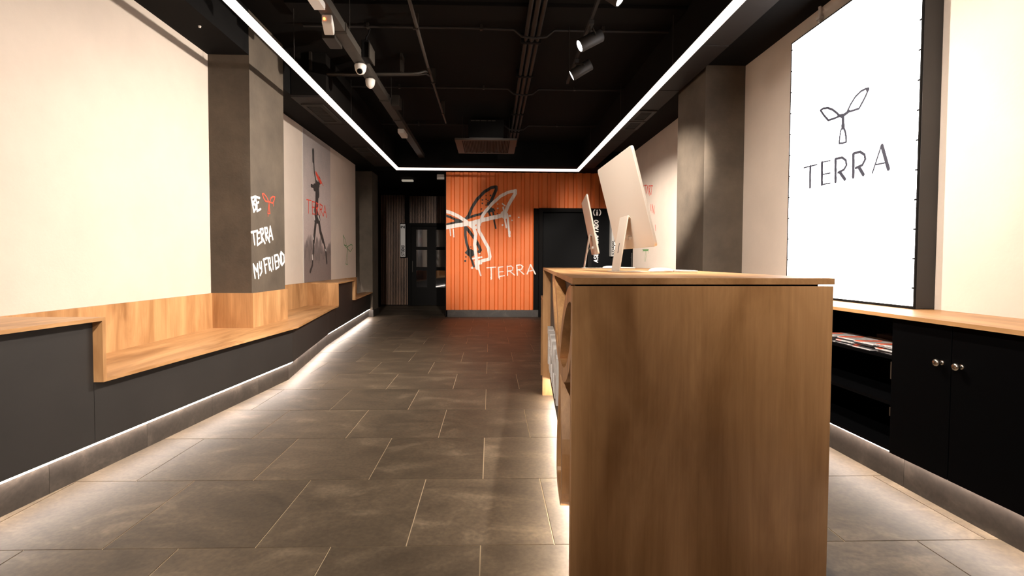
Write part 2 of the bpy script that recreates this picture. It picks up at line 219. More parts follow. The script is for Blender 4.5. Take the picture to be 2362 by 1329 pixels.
# ------------------------------------------------------------------ mesh helpers
class MB:
    """collects shapes in world metres; build() links them as ONE object"""
    def __init__(s): s.v = []; s.f = []; s.smooth = []
    def _add(s, vs, fs, sm=False):
        o = len(s.v); s.v += [tuple(v) for v in vs]; s.f += [[i + o for i in f] for f in fs]; s.smooth += [sm] * len(fs); return s
    def box(s, x0, x1, y0, y1, z0, z1):
        return s._add([(x0,y0,z0),(x1,y0,z0),(x1,y1,z0),(x0,y1,z0),(x0,y0,z1),(x1,y0,z1),(x1,y1,z1),(x0,y1,z1)],
                      [(3,2,1,0),(4,5,6,7),(0,1,5,4),(1,2,6,5),(2,3,7,6),(3,0,4,7)])
    def prism(s, poly, z0, z1):
        n = len(poly)
        ar = sum(poly[i][0]*poly[(i+1)%n][1]-poly[(i+1)%n][0]*poly[i][1] for i in range(n))
        if ar < 0: poly = poly[::-1]
        vs = [(x,y,z0) for x,y in poly] + [(x,y,z1) for x,y in poly]
        fs = [tuple(range(n-1,-1,-1)), tuple(range(n,2*n))] + [(i,(i+1)%n,n+(i+1)%n,n+i) for i in range(n)]
        return s._add(vs, fs)
    def extrude(s, pts, vec, sm=False):
        """planar 3D polygon pushed along vec"""
        n = len(pts); vec = Vector(vec)
        a = [Vector(p) for p in pts]; b = [p + vec for p in a]
        return s._add(a + b, [tuple(range(n-1,-1,-1)), tuple(range(n,2*n))] + [(i,(i+1)%n,n+(i+1)%n,n+i) for i in range(n)], sm)
    def rod(s, p0, p1, r, n=14, r1=None, caps=True, sm=True):
        p0, p1 = Vector(p0), Vector(p1); d = (p1-p0).normalized(); r1 = r if r1 is None else r1
        a = d.orthogonal().normalized(); b = d.cross(a)
        vs = []
        for p, rr in ((p0,r),(p1,r1)):
            for i in range(n):
                t = 2*math.pi*i/n; vs.append(p + (a*math.cos(t)+b*math.sin(t))*rr)
        s._add(vs, [(i,(i+1)%n,n+(i+1)%n,n+i) for i in range(n)], sm)
        if caps: s._add(vs[:n], [tuple(range(n-1,-1,-1))]); s._add(vs[n:], [tuple(range(n))])
        return s
    def path(s, pts, r, n=10):
        pts = [Vector(p) for p in pts]; rings = []; prev = None
        for i, p in enumerate(pts):
            d = ((pts[min(i+1,len(pts)-1)]-pts[max(i-1,0)])).normalized()
            a = d.orthogonal().normalized() if prev is None else (prev - d*prev.dot(d)).normalized()
            prev = a; b = d.cross(a)
            rings.append([p+(a*math.cos(2*math.pi*k/n)+b*math.sin(2*math.pi*k/n))*r for k in range(n)])
        vs = [v for ring in rings for v in ring]; fs = []
        for i in range(len(pts)-1):
            for k in range(n): fs.append((i*n+k, i*n+(k+1)%n, (i+1)*n+(k+1)%n, (i+1)*n+k))
        s._add(vs, fs, True)
        s._add(rings[0], [tuple(range(n-1,-1,-1))]); s._add(rings[-1], [tuple(range(n))]); return s
    def lathe(s, prof, origin, axis=(0,0,1), n=24):
        """profile of (radius, height along axis)"""
        o = Vector(origin); d = Vector(axis).normalized(); a = d.orthogonal().normalized(); b = d.cross(a)
        vs = []
        for r, h in prof:
            for k in range(n):
                t = 2*math.pi*k/n; vs.append(o + d*h + (a*math.cos(t)+b*math.sin(t))*max(r,1e-5))
        fs = []
        for i in range(len(prof)-1):
            for k in range(n): fs.append((i*n+k, i*n+(k+1)%n, (i+1)*n+(k+1)%n, (i+1)*n+k))
        return s._add(vs, fs, True)
    def build(s, name, mat, parent=None, bevel=0.0, seg=2, frame=None):
        """frame: Matrix applied to the collected points before linking"""
        org = world_loc(parent)
        me = bpy.data.meshes.new(name)
        vs = [Vector(v) for v in s.v]
        if frame is not None: vs = [frame @ v for v in vs]
        me.from_pydata([v - org for v in vs], [], s.f)
        me.polygons.foreach_set('use_smooth', s.smooth)
        me.materials.append(M_[mat] if isinstance(mat, str) else mat)
        me.update()
        o = bpy.data.objects.new(name, me); COL.objects.link(o)
        if parent is not None: o.parent = parent
        if bevel:
            b = o.modifiers.new('bevel', 'BEVEL'); b.width = bevel; b.segments = seg; b.limit_method = 'ANGLE'; b.angle_limit = math.radians(40)
        return o

def world_loc(o):
    v = Vector((0,0,0))
    while o is not None: v = v + o.location; o = o.parent
    return v
def tag(o, label=None, cat=None, group=None, kind=None):
    if label: o['label'] = label
    if cat: o['category'] = cat
    if group: o['group'] = group
    if kind: o['kind'] = kind
    return o
def thing(name, label, cat, loc, group=None):
    o = bpy.data.objects.new(name, None); COL.objects.link(o); o.location = loc; o.empty_display_size = 0.1
    return tag(o, label, cat, group)
def copy_tree(o, parent=None):
    c = o.copy(); COL.objects.link(c); c.parent = parent
    for ch in list(o.children): copy_tree(ch, c)
    return c
def struct(o, label=None): return tag(o, label, None, None, 'structure')
def box(*a): return MB().box(*a)

def paint(name, strokes, place, mat, parent, du=0.004, label=None, cuts=()):
    """hand painted or printed strokes laid on a surface: (points, radius) in surface coordinates (u, v)"""
    circ = []
    for pts, r in strokes:
        for (a, b) in zip(pts[:-1], pts[1:]):
            L = math.hypot(b[0]-a[0], b[1]-a[1]); n = max(1, int(L/(r*0.3)+1))
            for i in range(n+1): circ.append((a[0]+(b[0]-a[0])*i/n, a[1]+(b[1]-a[1])*i/n, r))
    u0 = min(c[0]-c[2] for c in circ); u1 = max(c[0]+c[2] for c in circ)
    n = int((u1-u0)/du)+1; cols = [[] for _ in range(n)]
    for (cu, cv, r) in circ:
        for k in range(max(0, int((cu-r-u0)/du)-1), min(n, int((cu+r-u0)/du)+2)):
            d = u0+(k+.5)*du-cu
            if abs(d) < r:
                h = math.sqrt(r*r-d*d); cols[k].append((cv-h, cv+h))
    vs, fs = [], []
    for k, iv in enumerate(cols):
        if not iv: continue
        iv.sort(); out = [list(iv[0])]
        for a, b in iv[1:]:
            if a <= out[-1][1]: out[-1][1] = max(out[-1][1], b)
            else: out.append([a, b])
        ua, ub = u0+k*du, u0+(k+1)*du
        for lo, hi in out:
            o = len(vs); vs += [place(ua,lo), place(ub,lo), place(ub,hi), place(ua,hi)]; fs.append((o,o+1,o+2,o+3))
    mb = MB(); mb._add(vs, fs)
    o = mb.build(name, mat, parent)
    if label: o['label'] = label
    return o

# stroke lettering in a unit cell (width 0.62, height 1)
def arc(cx, cy, rx, ry, a0, a1, n=8):
    return [(cx+rx*math.cos(math.radians(a0+(a1-a0)*i/n)), cy+ry*math.sin(math.radians(a0+(a1-a0)*i/n))) for i in range(n+1)]
FONT = {
 'T': [[(0,1),(.6,1)],[(.3,1),(.3,0)]], 'E': [[(.5,1),(0,1),(0,0),(.5,0)],[(0,.5),(.42,.5)]],
 'R': [[(0,0),(0,1),(.3,1)]+arc(.3,.75,.25,.25,90,-90)+[(0,.5)],[(.25,.5),(.58,0)]],
 'A': [[(0,0),(.3,1),(.6,0)],[(.12,.35),(.48,.35)]], 'S': [arc(.3,.75,.26,.25,40,270)+arc(.3,.25,.26,.25,90,-140)],
 'U': [[(0,1),(0,.28)]+arc(.27,.28,.27,.28,180,360)+[(.54,1)]], 'D': [[(0,0),(0,1),(.2,1)]+arc(.2,.5,.36,.5,90,-90)+[(0,0)]],
 'I': [[(.08,0),(.08,1)]], 'O': [arc(.3,.5,.3,.5,0,360,16)], 'P': [[(0,0),(0,1),(.3,1)]+arc(.3,.75,.25,.25,90,-90)+[(0,.5)]],
 '2': [arc(.27,.72,.27,.28,160,-30)+[(0,0),(.56,0)]], ' ': []}
def text_strokes(txt, h, r, slant=0.0, gap=0.22):
    out, x = [], 0.0
    for ch in txt:
        for pl in FONT[ch]:
            out.append(([((x+px+slant*py)*h, py*h) for px, py in pl], r))
        x += (0.16 if ch == 'I' else 0.6) + gap
    return out, (x-gap)*h
# ------------------------------------------------------------------ room shell
WL, WR = -2.61, 2.445
YB, YE = -3.0, 12.80
struct(box(-3.0, 3.4, YB, YE+0.15, -0.12, -0.003).build('floor', 'grout'), 'dark slate tile floor with pale joints')
floor = bpy.data.objects['floor']
tile_me = None
k = 0
for row in range(-4, 18):
    y0 = 1.929 + 0.604*row; off = 0.263 if row % 2 == 0 else -0.037
    for cidx in range(-5, 6):
        x0 = off + 0.6*cidx
        if x0+0.6 < -2.95 or x0 > 3.15: continue
        if row > 13 and (x0 > -0.9): continue
        if tile_me is None:
            t = MB().box(-.2975, .2975, -.2995, .2995, -.012, 0).build('tile', 'slate', floor, bevel=0.0)
            tile_me = t.data
        else:
            t = bpy.data.objects.new('tile', tile_me); COL.objects.link(t); t.parent = floor
        t.location = (x0+0.3, y0+0.302, random.uniform(-0.0004, 0.0004)); k += 1
struct(box(WL-0.15, WL, YB, 9.47, 0, 3.5).build('wall_left', 'plaster'), 'cream plastered left wall')
struct(box(-2.98, -2.86, 9.47, YE, 0, 3.5).build('wall_back_left', 'black'), 'dark wall of the recess at the back left')
struct(box(-2.86, WL-0.15, 9.40, 9.47, 0, 3.5).build('wall_return', 'plaster'))
struct(box(WR, WR+0.15, YB, 8.30, 0, 3.5).build('wall_right', 'plaster'), 'cream plastered right wall')
struct(box(3.15, 3.27, 8.15, 10.4, 0, 3.5).build('wall_recess_right', 'black'))
struct(box(WR+0.15, 3.27, 8.15, 8.30, 0, 3.5).build('wall_recess_front', 'black'))
struct(box(-3.0, 3.3, YB-0.15, YB, 0, 3.5).build('wall_front', 'plaster'))
struct(box(-3.0, -0.80, YE-0.02, YE+0.12, 0, 3.5).build('wall_back', 'black'), 'black wall at the far end behind the slats')
# ceiling and its black soffits
struct(box(-3.1, 3.4, YB-0.15, YE+0.15, 3.46, 3.60).build('ceiling', 'ceiling_black'), 'black painted ceiling')
struct(box(WL, -2.235, YB, 4.60, 3.045, 3.46).build('trim_1', 'black'), 'black soffit over the left wall before the pillar')
struct(box(WL, -2.235, 5.33, 9.47, 3.005, 3.46).build('trim_2', 'black'), 'black soffit over the left wall beyond the pillar')
struct(box(2.055, WR, YB, 4.665, 3.04, 3.46).build('trim_3', 'black'), 'black soffit over the right wall before the pillar')
struct(box(2.055, WR, 5.35, 8.30, 3.04, 3.46).build('trim_4', 'black'), 'black soffit over the right wall beyond the pillar')
struct(box(-2.86, 3.15, 9.47, 10.13, 3.005, 3.46).build('trim_5', 'black'), 'black bulkhead over the far end')
struct(box(-2.86, -0.92, 10.15, YE-0.02, 3.005, 3.46).build('trim_6', 'black'), 'black ceiling of the recess')

# lowered ceiling bands beside the light line, made of panels
def band(name, x0, x1, ys, label):
    o = struct(box(x0+0.01, x1-0.01, ys[0], ys[-1], 3.0, 3.46).build(name, 'ceiling_black'), label)
    for a, b in zip(ys[:-1], ys[1:]):
        MB().box(x0, x1, a+0.006, b-0.006, 2.975, 3.0).build('ceiling_panel', 'soffit', o, bevel=0.003)
    return o
band('trim_7', -2.235, -1.83, [5.52, 6.60, 7.66, 8.72, 9.46], 'charcoal dropped ceiling band on the left')
band('trim_8', 1.76, 2.005, [-1.0, -0.15, 0.91, 1.97, 3.03, 4.10, 5.17, 6.24, 7.31, 8.38, 9.46], 'charcoal dropped ceiling band on the right')

# corrugated orange wall
PER, RX0 = 0.1818, -0.925
def prof(x):
    """depth of the corrugated sheet at x: negative is towards the room"""
    t = ((x-RX0) % PER)/PER
    if t < 0.50: return -0.030
    if t < 0.62: return -0.030 + 0.030*(t-0.50)/0.12
    if t < 0.88: return 0.0
    return -0.030*(t-0.88)/0.12
far = struct(box(-0.92, 3.15, 10.17, 10.30, 0, 3.46).build('wall_far', 'black'), 'orange corrugated wall at the far end with a sprayed logo')
def rib(x0, z0, z1):
    ps = [(0,-.030),(.50,-.030),(.62,0),(.88,0),(1,-.030)]
    pts = [(x0+PER*a, 10.15+d) for a, d in ps]
    poly = pts + [(x0+PER, 10.168), (x0, 10.168)]
    return MB().prism(poly, z0, z1)
long_me = short_me = None
for i in range(22):
    x = RX0 + PER*i
    if x + PER > 3.14: break
    if x + PER < 1.05:
        z0 = 0.143
    else: z0 = 2.27
    o = rib(x, z0, 3.005).build('corrugated_rib', 'orange', far)
MB().box(-0.90, 1.0, 10.135, 10.17, 0, 0.143).build('skirting', 'slate_skirt', far)
struct(box(-0.94, -0.925, 10.10, YE-0.02, 0, 3.46).build('wall_side_recess', 'black'), 'black side of the far wall')
def pl_or(dy): return lambda u, v: (u, 10.15+prof(u)-dy, v)
def clipx(st, x): return [([(max(a, x), b) for a, b in p], r) for p, r in st]
def place_clip(dy):
    f = pl_or(dy)
    return lambda u, v: f(max(u, -0.922), v)
paint('sprayed_logo', LOGO_BLACK, place_clip(0.002), 'p_black', far, 0.004, 'black sprayed three-leaf logo')
paint('sprayed_logo', LOGO_WHITE, place_clip(0.004), 'p_white', far, 0.004, 'white sprayed three-leaf logo with drips')
paint('sprayed_word', WORD_WHITE, place_clip(0.002), 'p_white', far, 0.004, 'white sprayed word TERRA')

# black door wall at the right end
d2 = struct(box(1.003, 1.08, 10.06, 10.16, 0.0, 2.27).build('door_2', 'black'), 'black door beside the orange wall')
MB().box(1.08, 2.02, 10.06, 10.16, 2.19, 2.27).build('door_frame', 'black', d2)
MB().box(2.02, 2.10, 10.06, 10.16, 0, 2.27).build('door_frame', 'black', d2)
MB().box(1.09, 2.01, 10.10, 10.15, 0.01, 2.17).build('door_leaf', 'lacquer', d2, bevel=0.004)
MB().rod((1.92, 10.09, 1.02), (1.92, 10.04, 1.02), .012).rod((1.92, 10.045, 1.02), (1.80, 10.045, 1.02), .01).build('door_handle', 'black', d2)
tr9 = struct(box(2.10, 3.15, 10.08, 10.17, 0, 2.27).build('trim_9', 'lacquer'), 'black lining panel right of the black door')
st, w = text_strokes('ASEO ADAPTADO', 0.080, 0.008, 0.12)
paint('door_lettering', st, lambda u, v: (2.235-v, 10.078, 1.15+u*1.04), 'p_white', tr9, 0.004, 'white lettering ASEO ADAPTADO running upwards')
ic = [(arc(0, 0, .075, .075, 130, 230), .011), (arc(0, 0, .075, .075, -50, 50), .011), ([(0,-.05),(0,.01)], .017), ([(0,.045),(0,.046)], .014)]
paint('door_icon', ic, lambda u, v: (2.21+u, 10.078, 2.185+v), 'p_white', tr9, 0.004, 'white round rest room symbol')
lb = thing('wall_sign', 'slim grey sign box seen edge-on on the black wall right of the black door', 'sign', (2.50, 10.08, 1.28))
MB().box(2.475, 2.528, 9.90, 10.079, 1.275, 2.155).build('sign_box', 'sign_face', lb, bevel=0.004)
st, w = text_strokes('STUDIO', 0.034, 0.0045, 0.1)
paint('lettering', st, lambda u, v: (2.519-v, 9.897, 1.30+u*1.9), 'p_black', lb, 0.003)
sb = thing('wall_sign', 'black sign with white upright word STUDIO right of the slim grey sign', 'sign', (2.60, 10.08, 1.27))
MB().box(2.542, 2.69, 10.02, 10.079, 1.27, 2.15).build('sign_box', 'lacquer', sb, bevel=0.003)
st, w = text_strokes('STUDIO', 0.085, 0.011, 0.15)
paint('lettering', st, lambda u, v: (2.655-v, 10.017, 1.34+u*0.92), 'p_white', sb, 0.004)
bp_ = thing('door_post', 'narrow pale post under the black STUDIO sign', 'post', (2.56, 10.08, 0))
MB().box(2.535, 2.60, 10.03, 10.078, 0, 1.255).build('post', 'tray', bp_, bevel=0.003)
bp_ = thing('highlight_bar', 'thin upright grey bar drawn as a faint highlight on the black wall left of the cream wall', 'highlight', (2.93, 10.08, 0.5))  # grey bar put in to draw a faint vertical highlight on the wall
MB().rod((2.93, 10.02, 0.55), (2.93, 10.02, 1.35), .012).rod((2.93,10.02,.65),(2.93,10.079,.65),.008).rod((2.93,10.02,1.25),(2.93,10.079,1.25),.008).build('bar', 'tray', bp_)

# slatted wall and studio door in the recess
back = bpy.data.objects['wall_back']
sl_me = MB().box(-.0125, .0125, -.02, 0, 0, 1).build('slat', 'slat', back)
first = True
def slat(x, z0, z1):
    global first
    if first: o = sl_me; first = False
    else:
        o = sl_me.copy(); COL.objects.link(o)
    o.location = (x, YE-0.021, z0); o.scale = (1, 1, z1-z0)
x = -2.845
while x < -2.24: slat(x, 0.02, 2.88); x += 0.0415
slat(-2.185, 0.02, 2.88 if False else 2.12) if False else None
x = -2.215
for i in range(2): slat(-2.225+0.0415*i, 0.02, 1.25)
x = -2.10
while x < -0.96: slat(x, 2.16, 2.86); x += 0.0415
d1 = struct(box(-2.13, -2.08, YE-0.10, YE-0.02, 0, 2.15).build('door_1', 'black'), 'black studio door with six glass panes')
MB().box(-2.08, -0.96, YE-0.10, YE-0.02, 2.08, 2.15).build('door_frame', 'black', d1)
leaf = MB()
xs = [-2.07, -1.94, -1.655, -1.43, -1.145, -0.96]; zs = [0.01, 0.48, 0.92, 1.01, 1.455, 1.54, 1.985, 2.07]
leaf.box(xs[0], xs[1], YE-.085, YE-.04, .01, 2.07).box(xs[2], xs[3], YE-.085, YE-.04, .01, 2.07).box(xs[4], xs[5], YE-.085, YE-.04, .01, 2.07)
for a, b in ((1,2),(3,4)):
    for z0, z1 in ((.01,.48),(.92,1.01),(1.455,1.54),(1.985,2.07)): leaf.box(xs[a], xs[b], YE-.085, YE-.04, z0, z1)
lf = leaf.build('door_leaf', 'black', d1)
for a, b in ((1,2),(3,4)):
    for z0, z1 in ((.48,.92),(1.01,1.455),(1.54,1.985)):
        MB().box(xs[a], xs[b], YE-.07, YE-.06, z0, z1).build('pane', 'glass', lf)
MB().rod((-2.03, YE-.12, .88), (-2.03, YE-.12, 1.17), .009).rod((-2.03,YE-.12,.92),(-2.03,YE-.085,.92),.006).rod((-2.03,YE-.12,1.13),(-2.03,YE-.085,1.13),.006).build('door_handle', 'tray', lf)
sg = thing('studio_sign', 'grey upright sign box reading STUDIO 2 left of the glazed studio door', 'sign', (-2.27, YE-0.1, 1.27))
MB().box(-2.35, -2.195, YE-.15, YE-.042, 1.255, 2.14).build('sign_frame', 'black', sg, bevel=0.004)
MB().box(-2.335, -2.21, YE-.156, YE-.148, 1.275, 2.12).build('sign_face', 'sign_face', sg)
st, w = text_strokes('STUDIO', 0.072, 0.0095, 0.12)
paint('lettering', st, lambda u, v: (-2.236-v, YE-.158, 1.30+u*0.86), 'p_black', sg, 0.004)
st, w = text_strokes('2', 0.085, 0.0115, 0.0)
paint('numeral', st, lambda u, v: (-2.232-v, YE-.158, 2.02+u), 'p_black', sg, 0.004)
ex = thing('exit_light', 'slim pale light fitting hanging above the recess by the slatted wall', 'light', (-1.87, 11.0, 2.96))
MB().box(-2.0, -1.745, 10.98, 11.08, 2.948, 2.99).build('diffuser', 'exit_face', ex, bevel=0.012, seg=3)
MB().box(-1.95, -1.79, 10.99, 11.07, 2.99, 3.005).build('mount', 'black', ex)
jb = thing('junction_box', 'square pale box up beside the top left corner of the orange wall', 'box', (-1.05, 10.2, 2.86))
MB().box(-1.12, -0.97, 10.16, 10.25, 2.86, 2.962).build('lid', 'white', jb, bevel=0.004)
MB().box(-1.11, -0.939, 10.17, 10.24, 2.962, 3.005).build('mount', 'black', jb)

# ------------------------------------------------------------------ pillars
pl = thing('pillar', 'dark concrete pillar on the left with white graffiti words BE TERRA MY FRIEND', 'pillar', (-2.42, 4.96, 0))
MB().box(-2.61, -2.232, 4.595, 5.33, 0, 3.46).build('shaft', 'concrete', pl, bevel=0.003)
paint('graffiti_words', PILLAR_WORDS, lambda u, v: (-2.2305, u, v), 'p_white', pl, 0.003, 'white brushed words BE TERRA MY FRIEND')
paint('graffiti_mark', PILLAR_MARK, lambda u, v: (-2.2300, u, v), 'p_red', pl, 0.003, 'red three-leaf mark beside the word BE')
pl2 = thing('pillar', 'dark concrete pillar at the far left end of the bench', 'pillar', (-2.62, 10.35, 0))
MB().box(-2.86, -2.445, 10.12, 10.62, 0, 3.005).build('shaft', 'concrete', pl2, bevel=0.003)
MB().box(-2.86, -2.430, 10.105, 10.635, 0, 0.145).build('skirting', 'slate_skirt', pl2)
pr = thing('pillar', 'dark concrete pillar on the right wall left of the large white screen', 'pillar', (2.25, 5.0, 0))
MB().box(2.058, 2.445, 4.665, 5.35, 0, 3.46).build('shaft', 'concrete', pr, bevel=0.003)
wl = bpy.data.objects['wall_left']; wr = bpy.data.objects['wall_right']
paint('sprayed_mark', GREEN_LEFT, lambda u, v: (-2.6085, u, v), 'p_green', wl, 0.003, 'green outline three-leaf mark')
paint('sprayed_words', RIGHT_WORDS, lambda u, v: (2.4435, u, v), 'p_red_thin', wr, 0.004, 'red sprayed words partly hidden by the monitor')
paint('sprayed_mark', GREEN_RIGHT, lambda u, v: (2.4435, u, v), 'p_green', wr, 0.004, 'small green sprayed mark')
po = thing('wall_poster', 'tall photo poster of a leaping athlete with red word TERRA on left wall', 'poster', (-2.609, 7.4, 0.85))
MB().box(-2.61, -2.606, 6.84, 8.00, 0.847, 3.0).build('print', 'poster', po)
paint('athlete_print', ATHLETE, lambda u, v: (-2.6055, u, v), 'ink', po, 0.003, 'grey printed figure leaping with one arm raised')
for fl_ in FIG_LIGHT: paint('pale_print', [fl_], lambda u, v: (-2.6052, u, v), 'letter_white', po, 0.003, 'pale patch on the printed athlete')
paint('red_word', POSTER_WORDS, lambda u, v: (-2.6050, u, v), 'p_red', po, 0.003, 'red printed word TERRA')
paint('red_scribble', SCRIBBLE, lambda u, v: (-2.6050, u, v), 'p_red', po, 0.003, 'red scribble over the head of the athlete')
MB().box(-2.61, -2.600, 6.825, 6.84, 0.847, 3.0).build('edge_strip', 'white', po)

# ------------------------------------------------------------------ left bench
def interp(poly, y):
    for (ya, xa), (yb, xb) in zip(poly[:-1], poly[1:]):
        if ya <= y <= yb: return xa+(xb-xa)*(y-ya)/(yb-ya)
    return poly[-1][1]
K = [(-1.2, -2.478), (4.71, -1.950), (6.58, -2.218), (10.10, -2.528)]
def line(off, y0, y1):
    ys = [y0]+[y for y, _ in K if y0 < y < y1]+[y1]
    return [(interp(K, y)+off, y) for y in ys]
WB = WL+.0015
def slabpoly(off, y0, y1, xb): return line(off, y0, y1)+[(xb, y1), (xb, y0)]
bench = thing('bench', 'long oak topped bench with dark front along the left wall', 'bench', (-2.3, 4.6, 0))
ST, LT, TH = 0.520, 0.845, 0.019
MB().prism(slabpoly(.095, -1.2, 2.62, WB), LT-TH, LT).build('ledge', 'wood_y', bench)
MB().prism([(WB, 2.60), (interp(K,2.6)+.095, 2.60), (interp(K,2.62)+.095, 2.62), (WB, 2.62)], ST-TH, LT-TH).build('end_panel', 'wood_z', bench)
MB().prism(line(.095, 2.62, 6.93)+[(WB, 6.93), (WB, 5.33), (-2.232, 5.33), (-2.232, 4.595), (WB, 4.595), (WB, 2.62)], ST-TH, ST).build('seat', 'wood_y', bench)
MB().prism(slabpoly(.095, 6.93, 8.20, WB), LT-TH, LT).build('ledge', 'wood_y', bench)
MB().prism([(WB, 6.93), (interp(K,6.93)+.095, 6.93), (interp(K,6.95)+.095, 6.95), (WB, 6.95)], ST, LT-TH).build('end_panel', 'wood_z', bench)
MB().prism([(WB, 8.18), (interp(K,8.18)+.095, 8.18), (interp(K,8.20)+.095, 8.20), (WB, 8.20)], ST-TH, LT-TH).build('end_panel', 'wood_z', bench)
MB().prism(line(.095, 8.20, 10.08)+[(WB, 10.08), (WB, 8.20)], ST-TH, ST).build('seat', 'wood_y', bench)
MB().box(WB, WL+.020, 2.62, 4.577, ST, LT).build('backrest', 'wood_z', bench)
MB().box(WB, WL+.020, 5.348, 6.93, ST, LT).build('backrest', 'wood_z', bench)
MB().box(WB, -2.214, 4.577, 4.595, ST, LT).build('pillar_cladding', 'wood_z', bench)
MB().box(-2.232, -2.214, 4.595, 5.33, ST, LT).build('pillar_cladding', 'wood_z', bench)
MB().box(WB, -2.214, 5.33, 5.348, ST, LT).build('pillar_cladding', 'wood_z', bench)
MB().box(WB, WB+.020, 8.20, 9.46, ST, LT).build('backrest', 'wood_z', bench)
for y0, y1, zt in ((-1.2, 2.60, LT-TH), (2.60, 4.71, ST-TH), (4.71, 6.94, ST-TH), (6.94, 8.19, LT-TH), (8.19, 10.10, ST-TH)):
    a = line(.045, y0+.0015, y1-.0015); b = line(.025, y0+.0015, y1-.0015)[::-1]
    MB().prism(a+b, 0.175, zt).build('front_panel', 'panel_dark', bench)
ys = [-1.2+.6*i for i in range(19)]
ys = sorted([y for y in ys if abs(y-4.71) > .1 and abs(y-6.58) > .1 and y < 10.0] + [4.71, 6.58, 10.10])
for a_, b_ in zip(ys[:-1], ys[1:]):
    MB().prism(line(0, a_+.001, b_-.001)+line(-.012, a_+.001, b_-.001)[::-1], 0, 0.157).build('plinth_tile', 'slate_skirt', bench)
MB().prism(line(.023, -1.2, 10.10)+line(.001, -1.2, 10.10)[::-1], 0.158, 0.164).build('light_strip', 'kick', bench)

# ------------------------------------------------------------------ right counter
ct = thing('storage_counter', 'low black storage counter with oak top along the right wall under the screen', 'cabinet', (2.25, 2.0, 0))
CT = 0.893
MB().box(2.000, WR, -1.2, 4.66, CT-.019, CT).build('countertop', 'wood_y', ct)
MB().box(2.058, WR, -1.2, 4.66, 0.178, 0.196).build('base_panel', 'lacquer', ct)
for y in (0.86, 1.475, 2.390, 3.305, 4.642):
    MB().box(2.058, WR, y, y+.018, 0.196, CT-.019).build('side_panel', 'lacquer', ct)
MB().box(WR-.012, WR, -1.2, 4.66, 0.196, CT-.019).build('back_panel', 'lacquer', ct)
MB().box(2.07, WR-.013, 2.408, 3.305, 0.650, 0.668).build('shelf', 'lacquer', ct)
MB().box(2.07, WR-.013, 2.408, 3.305, 0.412, 0.430).build('shelf', 'lacquer', ct)
MB().box(2.052, 2.060, 2.408, 2.424, 0.553, 0.641).build('edge_plate', 'grille', ct)
MB().box(2.052, 2.060, 2.408, 2.424, 0.362, 0.407).build('edge_plate', 'grille', ct)
knob = None
for y0, y1, ky in ((2.088, 2.404, 2.131), (1.772, 2.084, 2.039), (1.475, 1.768, 1.73), (1.16, 1.471, 1.20), (3.323, 3.98, 3.94), (3.984, 4.655, 4.02), (0.2, 1.156, 1.10), (-1.2, 0.196, 0.15)):
    dr = MB().box(2.040, 2.058, y0, y1, 0.178, CT-.022).build('door', 'lacquer', ct, bevel=0.0015, seg=1)
    MB().lathe([(0,-.036),(.010,-.035),(.0155,-.031),(.017,-.025),(.015,-.018),(.008,-.013),(.006,-.001),(.011,0)], (2.040, ky, .697), (1,0,0), 20).build('knob', 'chrome', dr)
for i in range(10):
    y0 = -1.2+.6*i; y1 = min(y0+.6, 4.66)
    if y1 > y0+.05: MB().box(2.118, 2.130, y0+.001, y1-.001, 0, 0.159).build('plinth_tile', 'slate_skirt', ct)
MB().box(2.092, 2.116, -1.2, 4.66, 0.160, 0.166).build('light_strip', 'kick', ct)
# magazines on the upper shelf
mz = 0.668
def magazine(x, y, z, rz, label, dark=False, stripe=True):
    t = thing('magazine', label, 'magazine', (x, y, z), 'magazines on the open shelf')
    MB().box(x-.10, x+.10, y-.068, y+.068, z, z+.0055).build('pages', 'mag_dark' if dark else 'magazine', t)
    if stripe: MB().extrude([(x-.1005,y+.03,z+.0058),(x-.1005,y+.066,z+.0058),(x+.06,y+.05,z+.0058),(x+.02,y+.02,z+.0058)], (0,0,.0004)).build('cover_stripe', 'mag_orange', t)
    t.rotation_euler.z = rz
    return t
for s_, (yc, nm) in enumerate(((2.494, 'nearest stack'), (2.648, 'middle stack'), (2.80, 'stack beside the desk edge'), (2.953, 'stack half hidden by the desk'))):
    n = 6 if s_ == 0 else 5
    for i in range(n):
        pos = ['bottom', 'second lowest', 'third lowest', 'fourth lowest', 'fifth lowest'][i] if i < n-1 else 'topmost'
        lab = f'{pos} magazine of the {nm} on the black open shelf'
        m = magazine(2.185+random.uniform(-.012,.012), yc+random.uniform(-.004,.004), mz+.0008+i*.0075, random.uniform(-.04,.04), lab, dark=(i in (1,3)), stripe=(i != n-2))
        m['group'] = 'magazines in the '+nm
bx = thing('flyer_box', 'dark grey flyer box behind the magazines on the open shelf', 'box', (2.37, 2.72, mz))
MB().box(2.33, 2.42, 2.60, 2.86, mz+.001, mz+.055).build('tray', 'tray', bx, bevel=.003)

